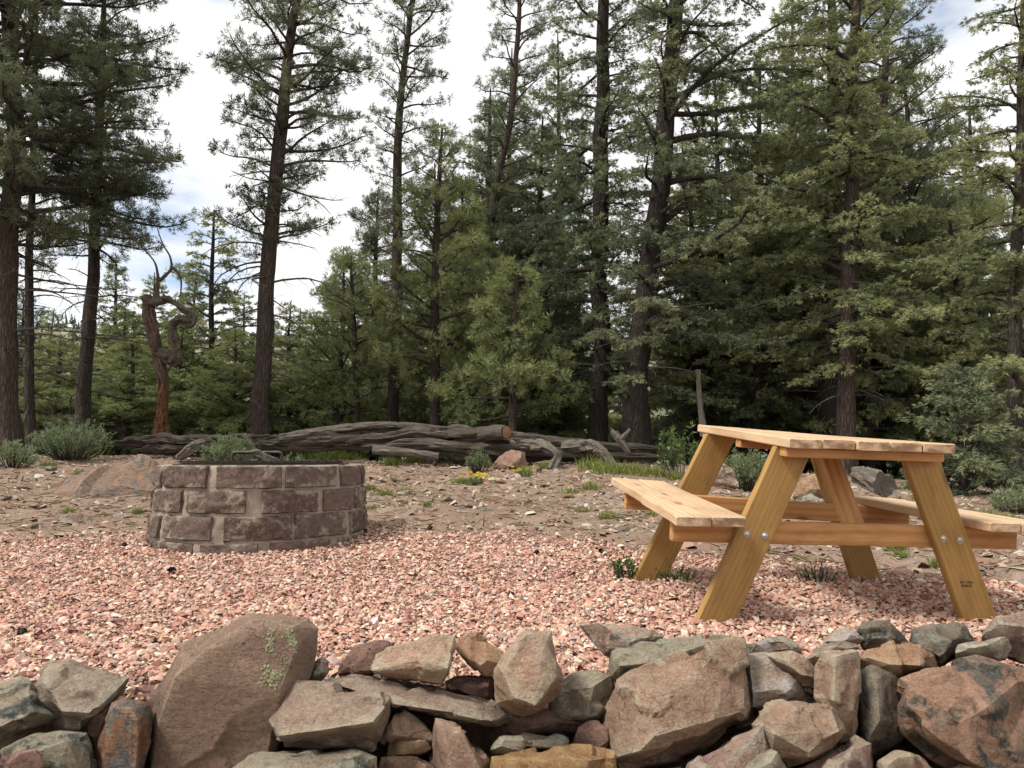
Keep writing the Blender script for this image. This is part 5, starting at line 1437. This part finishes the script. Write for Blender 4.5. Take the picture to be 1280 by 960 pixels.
for k, (px, py, w) in enumerate(loose):
    g = ground_hit(px, py); s = pxm(w, g[1]) 
    ki = k % 12
    src = stone_protos[ki]
    ob = src if ki not in first else src.copy()
    if ki in first: COL.objects.link(ob)
    first.add(ki)
    ob.location = (g[0], g[1], g[2] + s * .06); ob.rotation_euler = (lr.normal(0, .2), lr.normal(0, .2), lr.random() * 6.28); ob.scale = (s, s, s * lr.uniform(.8, 1.5))
    tone = ['pale cream', 'pink', 'dark brown', 'tan', 'mauve grey', 'orange'][ki % 6]
    place = 'left of the fire pit' if px < 190 else 'on dirt around the picnic table' if px > 735 else 'on the dirt bank right of the fire pit'
    tag(ob, '%s flat loose stone %s%s' % ('large ' + tone if w > 20 else 'small ' + tone if w < 14 else tone, 'lying ' , place), 'stone', 'loose stones on the dirt bank')

# outcrop and single boulders
def boulder(name, outl, fr, Y, th, mat, label, seed, amp=.02, edge=.05):
    o = rock_mesh(name, rock_px(outl, fr, Y, th), M[mat], None, seed, bevel=.006, cells=2.0, edge=edge, amp=amp, strat=.9, facets=5)
    return tag(o, label, 'rock')
boulder('rock_outcrop', [(25, 634), (60, 612), (105, 596), (150, 580), (178, 572), (215, 590), (215, 640), (120, 645), (60, 645)], [(110, 622, .35), (160, 600, .3), (190, 622, .35), (70, 636, .2)], 7.3, .8, 'rock_outcrop', 'low sloping bedrock outcrop with dark lichen left of the fire pit', 801, amp=.035)
boulder('boulder', [(150, 583), (158, 577), (172, 575), (187, 582), (190, 592), (165, 597), (152, 590)], [(170, 588, .1)], 7.6, .2, 'rock_maroon', 'dark red stone perched on the bedrock outcrop', 802)
boulder('boulder', [(612, 586), (622, 572), (640, 562), (655, 566), (662, 588)], [(635, 580, .12)], 10.3, .3, 'rock_brown', 'brown angular stone tucked under the fallen trunk', 803)
boulder('boulder', [(886, 606), (893, 588), (905, 580), (917, 586), (922, 608)], [(903, 597, .08)], 7.2, .3, 'rock_pink', 'pink stone seen past the left rear table leg', 804)
boulder('boulder', [(990, 628), (996, 602), (1015, 590), (1034, 600), (1040, 628)], [(1014, 612, .1)], 7.0, .3, 'rock_orange', 'orange brown lichened stone seen between the table legs', 805)
boulder('boulder', [(990, 634), (1000, 622), (1020, 619), (1030, 626), (1028, 636)], [(1012, 628, .05)], 6.6, .15, 'rock_grey', 'small pale grey stone in front of the orange brown stone', 806)

# pine cones on the gravel
def cone_mesh():
    acc = Acc()
    for k in range(46):
        t = k / 45; a_ = k * 2.4
        r = .022 * math.sin(math.pi * (.12 + .8 * t)); z = -.03 + .06 * t
        c = np.array([math.cos(a_) * r * .5, math.sin(a_) * r * .5, z]); tip = np.array([math.cos(a_) * r * 1.25, math.sin(a_) * r * 1.25, z + .007])
        sd = np.array([-math.sin(a_), math.cos(a_), 0]) * .008
        acc.add([c, tip - sd, tip + np.array([0, 0, .003]), tip + sd, c + np.array([0, 0, -.006])], None, [[0, 1, 2], [0, 2, 3], [4, 2, 1], [4, 3, 2]])
    return acc.build('pine_cone', M['bark_fir'], None, False)
pc = cone_mesh()
for k, (px, py) in enumerate([(215, 720), (537, 664), (670, 696), (27, 799), (640, 752), (752, 694), (155, 686)]):
    g = ground_hit(px, py)
    ob = pc if k == 0 else pc.copy()
    if k: COL.objects.link(ob)
    ob.location = (g[0], g[1], g[2] + .022); ob.rotation_euler = (1.3, .3 * k, k * 1.1); s = .62 if k != 0 else .85; ob.scale = (s, s, s)
    tag(ob, 'small dark pine cone lying on the pink gravel', 'pine cone', 'pine cones on the gravel')

# ---- herbs
def blade_mesh(P, D, ln, wd, bend, tint):
    """grass-like blades: three-segment strips from P along D, bending over"""
    n = len(P)
    s = np.cross(D, lr.normal(size=(n, 3))); s /= np.linalg.norm(s, axis=1)[:, None] + 1e-9
    h = np.stack([D[:, 0], D[:, 1], 0 * D[:, 2]], -1)
    a0 = P; a1 = P + D * (ln * .5)[:, None]; a2 = a1 + (D + h * bend[:, None] + np.array([0, 0, -.3]) * bend[:, None]) * (ln * .5)[:, None]
    w = wd[:, None]
    V = np.stack([a0 - s * w, a0 + s * w, a1 - s * w * .8, a1 + s * w * .8, a2], 1).reshape(-1, 3)
    F = (np.array([[0, 1, 3], [0, 3, 2], [2, 3, 4]])[None] + (np.arange(n) * 5)[:, None, None]).reshape(-1, 3)
    return V, F, np.repeat(np.clip(tint, 0, 1), 5)
gspots = [(405, 575, 26, 18), (425, 570, 22, 15), (440, 574, 14, 12), (95, 575, 24, 18), (490, 582, 14, 12), (520, 580, 12, 12), (590, 582, 16, 14), (602, 583, 14, 12), (745, 588, 22, 16), (765, 592, 24, 14), (790, 592, 22, 15), (815, 596, 20, 14), (720, 578, 12, 18), (740, 612, 12, 10), (575, 605, 10, 10), (925, 612, 16, 20), (940, 600, 16, 22), (905, 600, 14, 16), (1120, 690, 12, 14), (1125, 698, 9, 10), (1170, 712, 8, 14), (760, 648, 12, 10), (955, 690, 8, 8), (1000, 700, 8, 7), (25, 578, 12, 14), (60, 585, 10, 10), (845, 600, 14, 12), (870, 610, 12, 14), (655, 590, 9, 9), (680, 586, 9, 9), (1008, 720, 10, 8), (930, 560, 30, 25), (900, 560, 26, 22), (1230, 650, 20, 14), (1260, 655, 20, 14)]
for _ in range(46):
    gspots.append((float(lr.uniform(20, 1270)), float(lr.uniform(588, 650)), float(lr.uniform(4, 11)), float(lr.uniform(5, 10))))
Vs, Fs, Ts, nv = [], [], [], 0
for (px, py, w, h) in gspots:
    g = ground_hit(px, py); R_ = pxm(w, g[1]); H = pxm(h, g[1]) * 1.25
    n = int(60 + 9 * w)
    x = g[0] + lr.normal(0, R_ * .5, n); y = g[1] + lr.normal(0, R_ * .4, n)
    P = np.stack([x, y, ground(x, y) - .01], -1)
    D = lr.normal(0, .3, (n, 3)); D[:, 2] = 1; D /= np.linalg.norm(D, axis=1)[:, None]
    V, F, T = blade_mesh(P, D, H * lr.uniform(.5, 1.2, n), np.full(n, .0030 * g[1] / 8 + .0012), lr.uniform(.1, 1.2, n), lr.normal(.5, .2, n))
    Vs.append(V); Fs.append(F + nv); Ts.append(T); nv += len(V)
o = np_mesh('grass', np.concatenate(Vs), np.concatenate(Fs), M['grass_blade'], None, False, {'tint': np.concatenate(Ts)})
tag(o, 'tufts of short yellow green grass on the bank below the logs', 'grass', kind='stuff')

def bush(name, label, cat, px, py, w, h, Y, mat, seed, leaf=.05, lw=.008, n_st=60, group=None, per=26, stem='twig', tn=.5, spread=.8):
    """a many-stemmed shrub w x h photograph pixels with its foot at (px, py)"""
    rs = np.random.default_rng(seed)
    if Y is None: g = ground_hit(px, py); Y = g[1]; x = g[0]
    else: x = pxm(px - 640, Y)
    z = float(ground(x, Y)) - .02
    Wd, H = pxm(w, Y) / 2, pxm(h, Y)
    root = empty(name, (x, Y, z), label, cat, group)
    wood = Acc(); P, D, T = [], [], []
    for k in range(n_st):
        a_ = rs.random() * 6.28; rr = math.sqrt(rs.random())
        tip = np.array([math.cos(a_) * rr * Wd, math.sin(a_) * rr * Wd * .8, H * (1 - .45 * rr * rr) * rs.uniform(.7, 1.08)])
        b = np.array([math.cos(a_) * rr * Wd * .25, math.sin(a_) * rr * Wd * .25, 0])
        mid = b * .4 + tip * .6 + np.array([0, 0, -.1 * H]) + rs.normal(0, .03, 3) * H
        S = catmull([b, mid, tip], 8)
        V, Q = tube_arrays(S, np.linspace(.006, .0015, 8), 4); wood.add(V, Q)
        for j in range(per):
            f = rs.uniform(.35, 1) ** .7; i = min(int(f * 7), 6); p = S[i] * (1 - (f * 7 - i)) + S[i + 1] * (f * 7 - i)
            d = unit(S[min(i + 1, 7)] - S[i] + rs.normal(0, spread * .06, 3) * H * 2)
            P.append(p + rs.normal(0, .012, 3)); D.append(unit(d + rs.normal(0, spread, 3) + np.array([0, 0, .5]))); T.append(tn + rs.normal(0, .16) + .2 * (f - .7))
    F = [np.concatenate(wood.Q)]
    ob = np_mesh('stems', np.concatenate(wood.V), F, M[stem]); ob.parent = root
    P = np.array(P); D = np.array(D)
    V, tt = blades(P, D, .45, 2, leaf, lw, np.clip(np.array(T), 0, 1))
    ob = np_mesh('foliage', V, np.arange(len(V)).reshape(-1, 3), M[mat], None, False, {'tint': tt}); ob.parent = root
    return root
bush('sagebrush', 'grey green sagebrush right of the snag, in front of the log', 'shrub', 290, 578, 70, 46, 10.2, 'sage_leaf', 61, n_st=90, per=34, leaf=.055, lw=.012)
bush('sagebrush', 'broad grey green sagebrush between the red barked pine and the snag', 'shrub', 92, 582, 100, 54, 10.4, 'sage_leaf', 62, n_st=120, per=34, leaf=.055, lw=.012, tn=.42)
bush('sagebrush', 'small grey sagebrush below the thick pine trunk', 'shrub', 20, 588, 60, 36, 9.4, 'sage_leaf', 63, n_st=50, per=26, leaf=.05, lw=.011, tn=.6)
bush('sagebrush', 'small upright sagebrush beside the handled fire grate', 'shrub', 372, 578, 48, 34, 9.2, 'sage_leaf', 64, n_st=40, per=22, leaf=.05, lw=.01, tn=.6)
bush('sagebrush', 'little dark sagebrush in front of the trunk near the sawn knot', 'shrub', 597, 575, 30, 34, 10.2, 'sage_leaf', 65, n_st=36, per=20, leaf=.05, lw=.01, tn=.35)
bush('sagebrush', 'grey green sagebrush seen between the left table legs', 'shrub', 935, 600, 90, 50, 8.4, 'sage_leaf', 66, n_st=90, per=28, leaf=.05, lw=.011)
bush('sagebrush', 'pale sagebrush under the low young fir', 'shrub', 1262, 650, 60, 34, 7.8, 'sage_leaf', 67, n_st=60, per=26, leaf=.045, lw=.010, tn=.7)
bush('leafy_plant', 'tall thin leafy plant beside the left rear end of the tabletop', 'plant', 848, 592, 56, 76, 9.4, 'herb_leaf', 68, n_st=22, per=22, leaf=.07, lw=.026, tn=.55)
bush('leafy_plant', 'low green weed climbing at the foot of the left rear table leg', 'plant', 785, 712, 44, 38, 3.95, 'herb_leaf', 69, n_st=12, per=14, leaf=.028, lw=.016, tn=.3)
bush('leafy_plant', 'small trailing weed right of the left rear table leg', 'plant', 838, 722, 50, 26, 3.85, 'herb_leaf', 70, n_st=14, per=12, leaf=.022, lw=.010, tn=.35)
bush('leafy_plant', 'sparse reddish weed growing in gravel under the table', 'plant', 1015, 722, 60, 34, 3.9, 'sage_leaf', 71, n_st=16, per=8, leaf=.02, lw=.007, tn=.2)
for k, (px, py, w, h) in enumerate([(594, 606, 26, 14), (654, 596, 28, 14)]):
    b = bush('flowering_plant', ['low plant with bright yellow flowers on the bare dirt bank', 'low plant with scattered yellow buds below the fallen trunk'][k], 'plant', px, py, w, h * .8, None, 'herb_leaf', 75 + k, n_st=20, per=12, leaf=.04, lw=.014, tn=.8)
    P = np.array([[lr.normal(0, .09), lr.normal(0, .08), .09 + lr.uniform(0, .05)] for _ in range([26, 12][k])])
    V, tt = blades(np.repeat(P, 1, 0), np.tile([0, 0, 1.0], (len(P), 1)), 1.2, 9, .028, .020, np.full(len(P), .5), flat=.3)
    ob = np_mesh('flowers', V, np.arange(len(V)).reshape(-1, 3), M['flower_yellow'], None, False, {'tint': tt}); ob.parent = b; ob['kind'] = 'stuff'
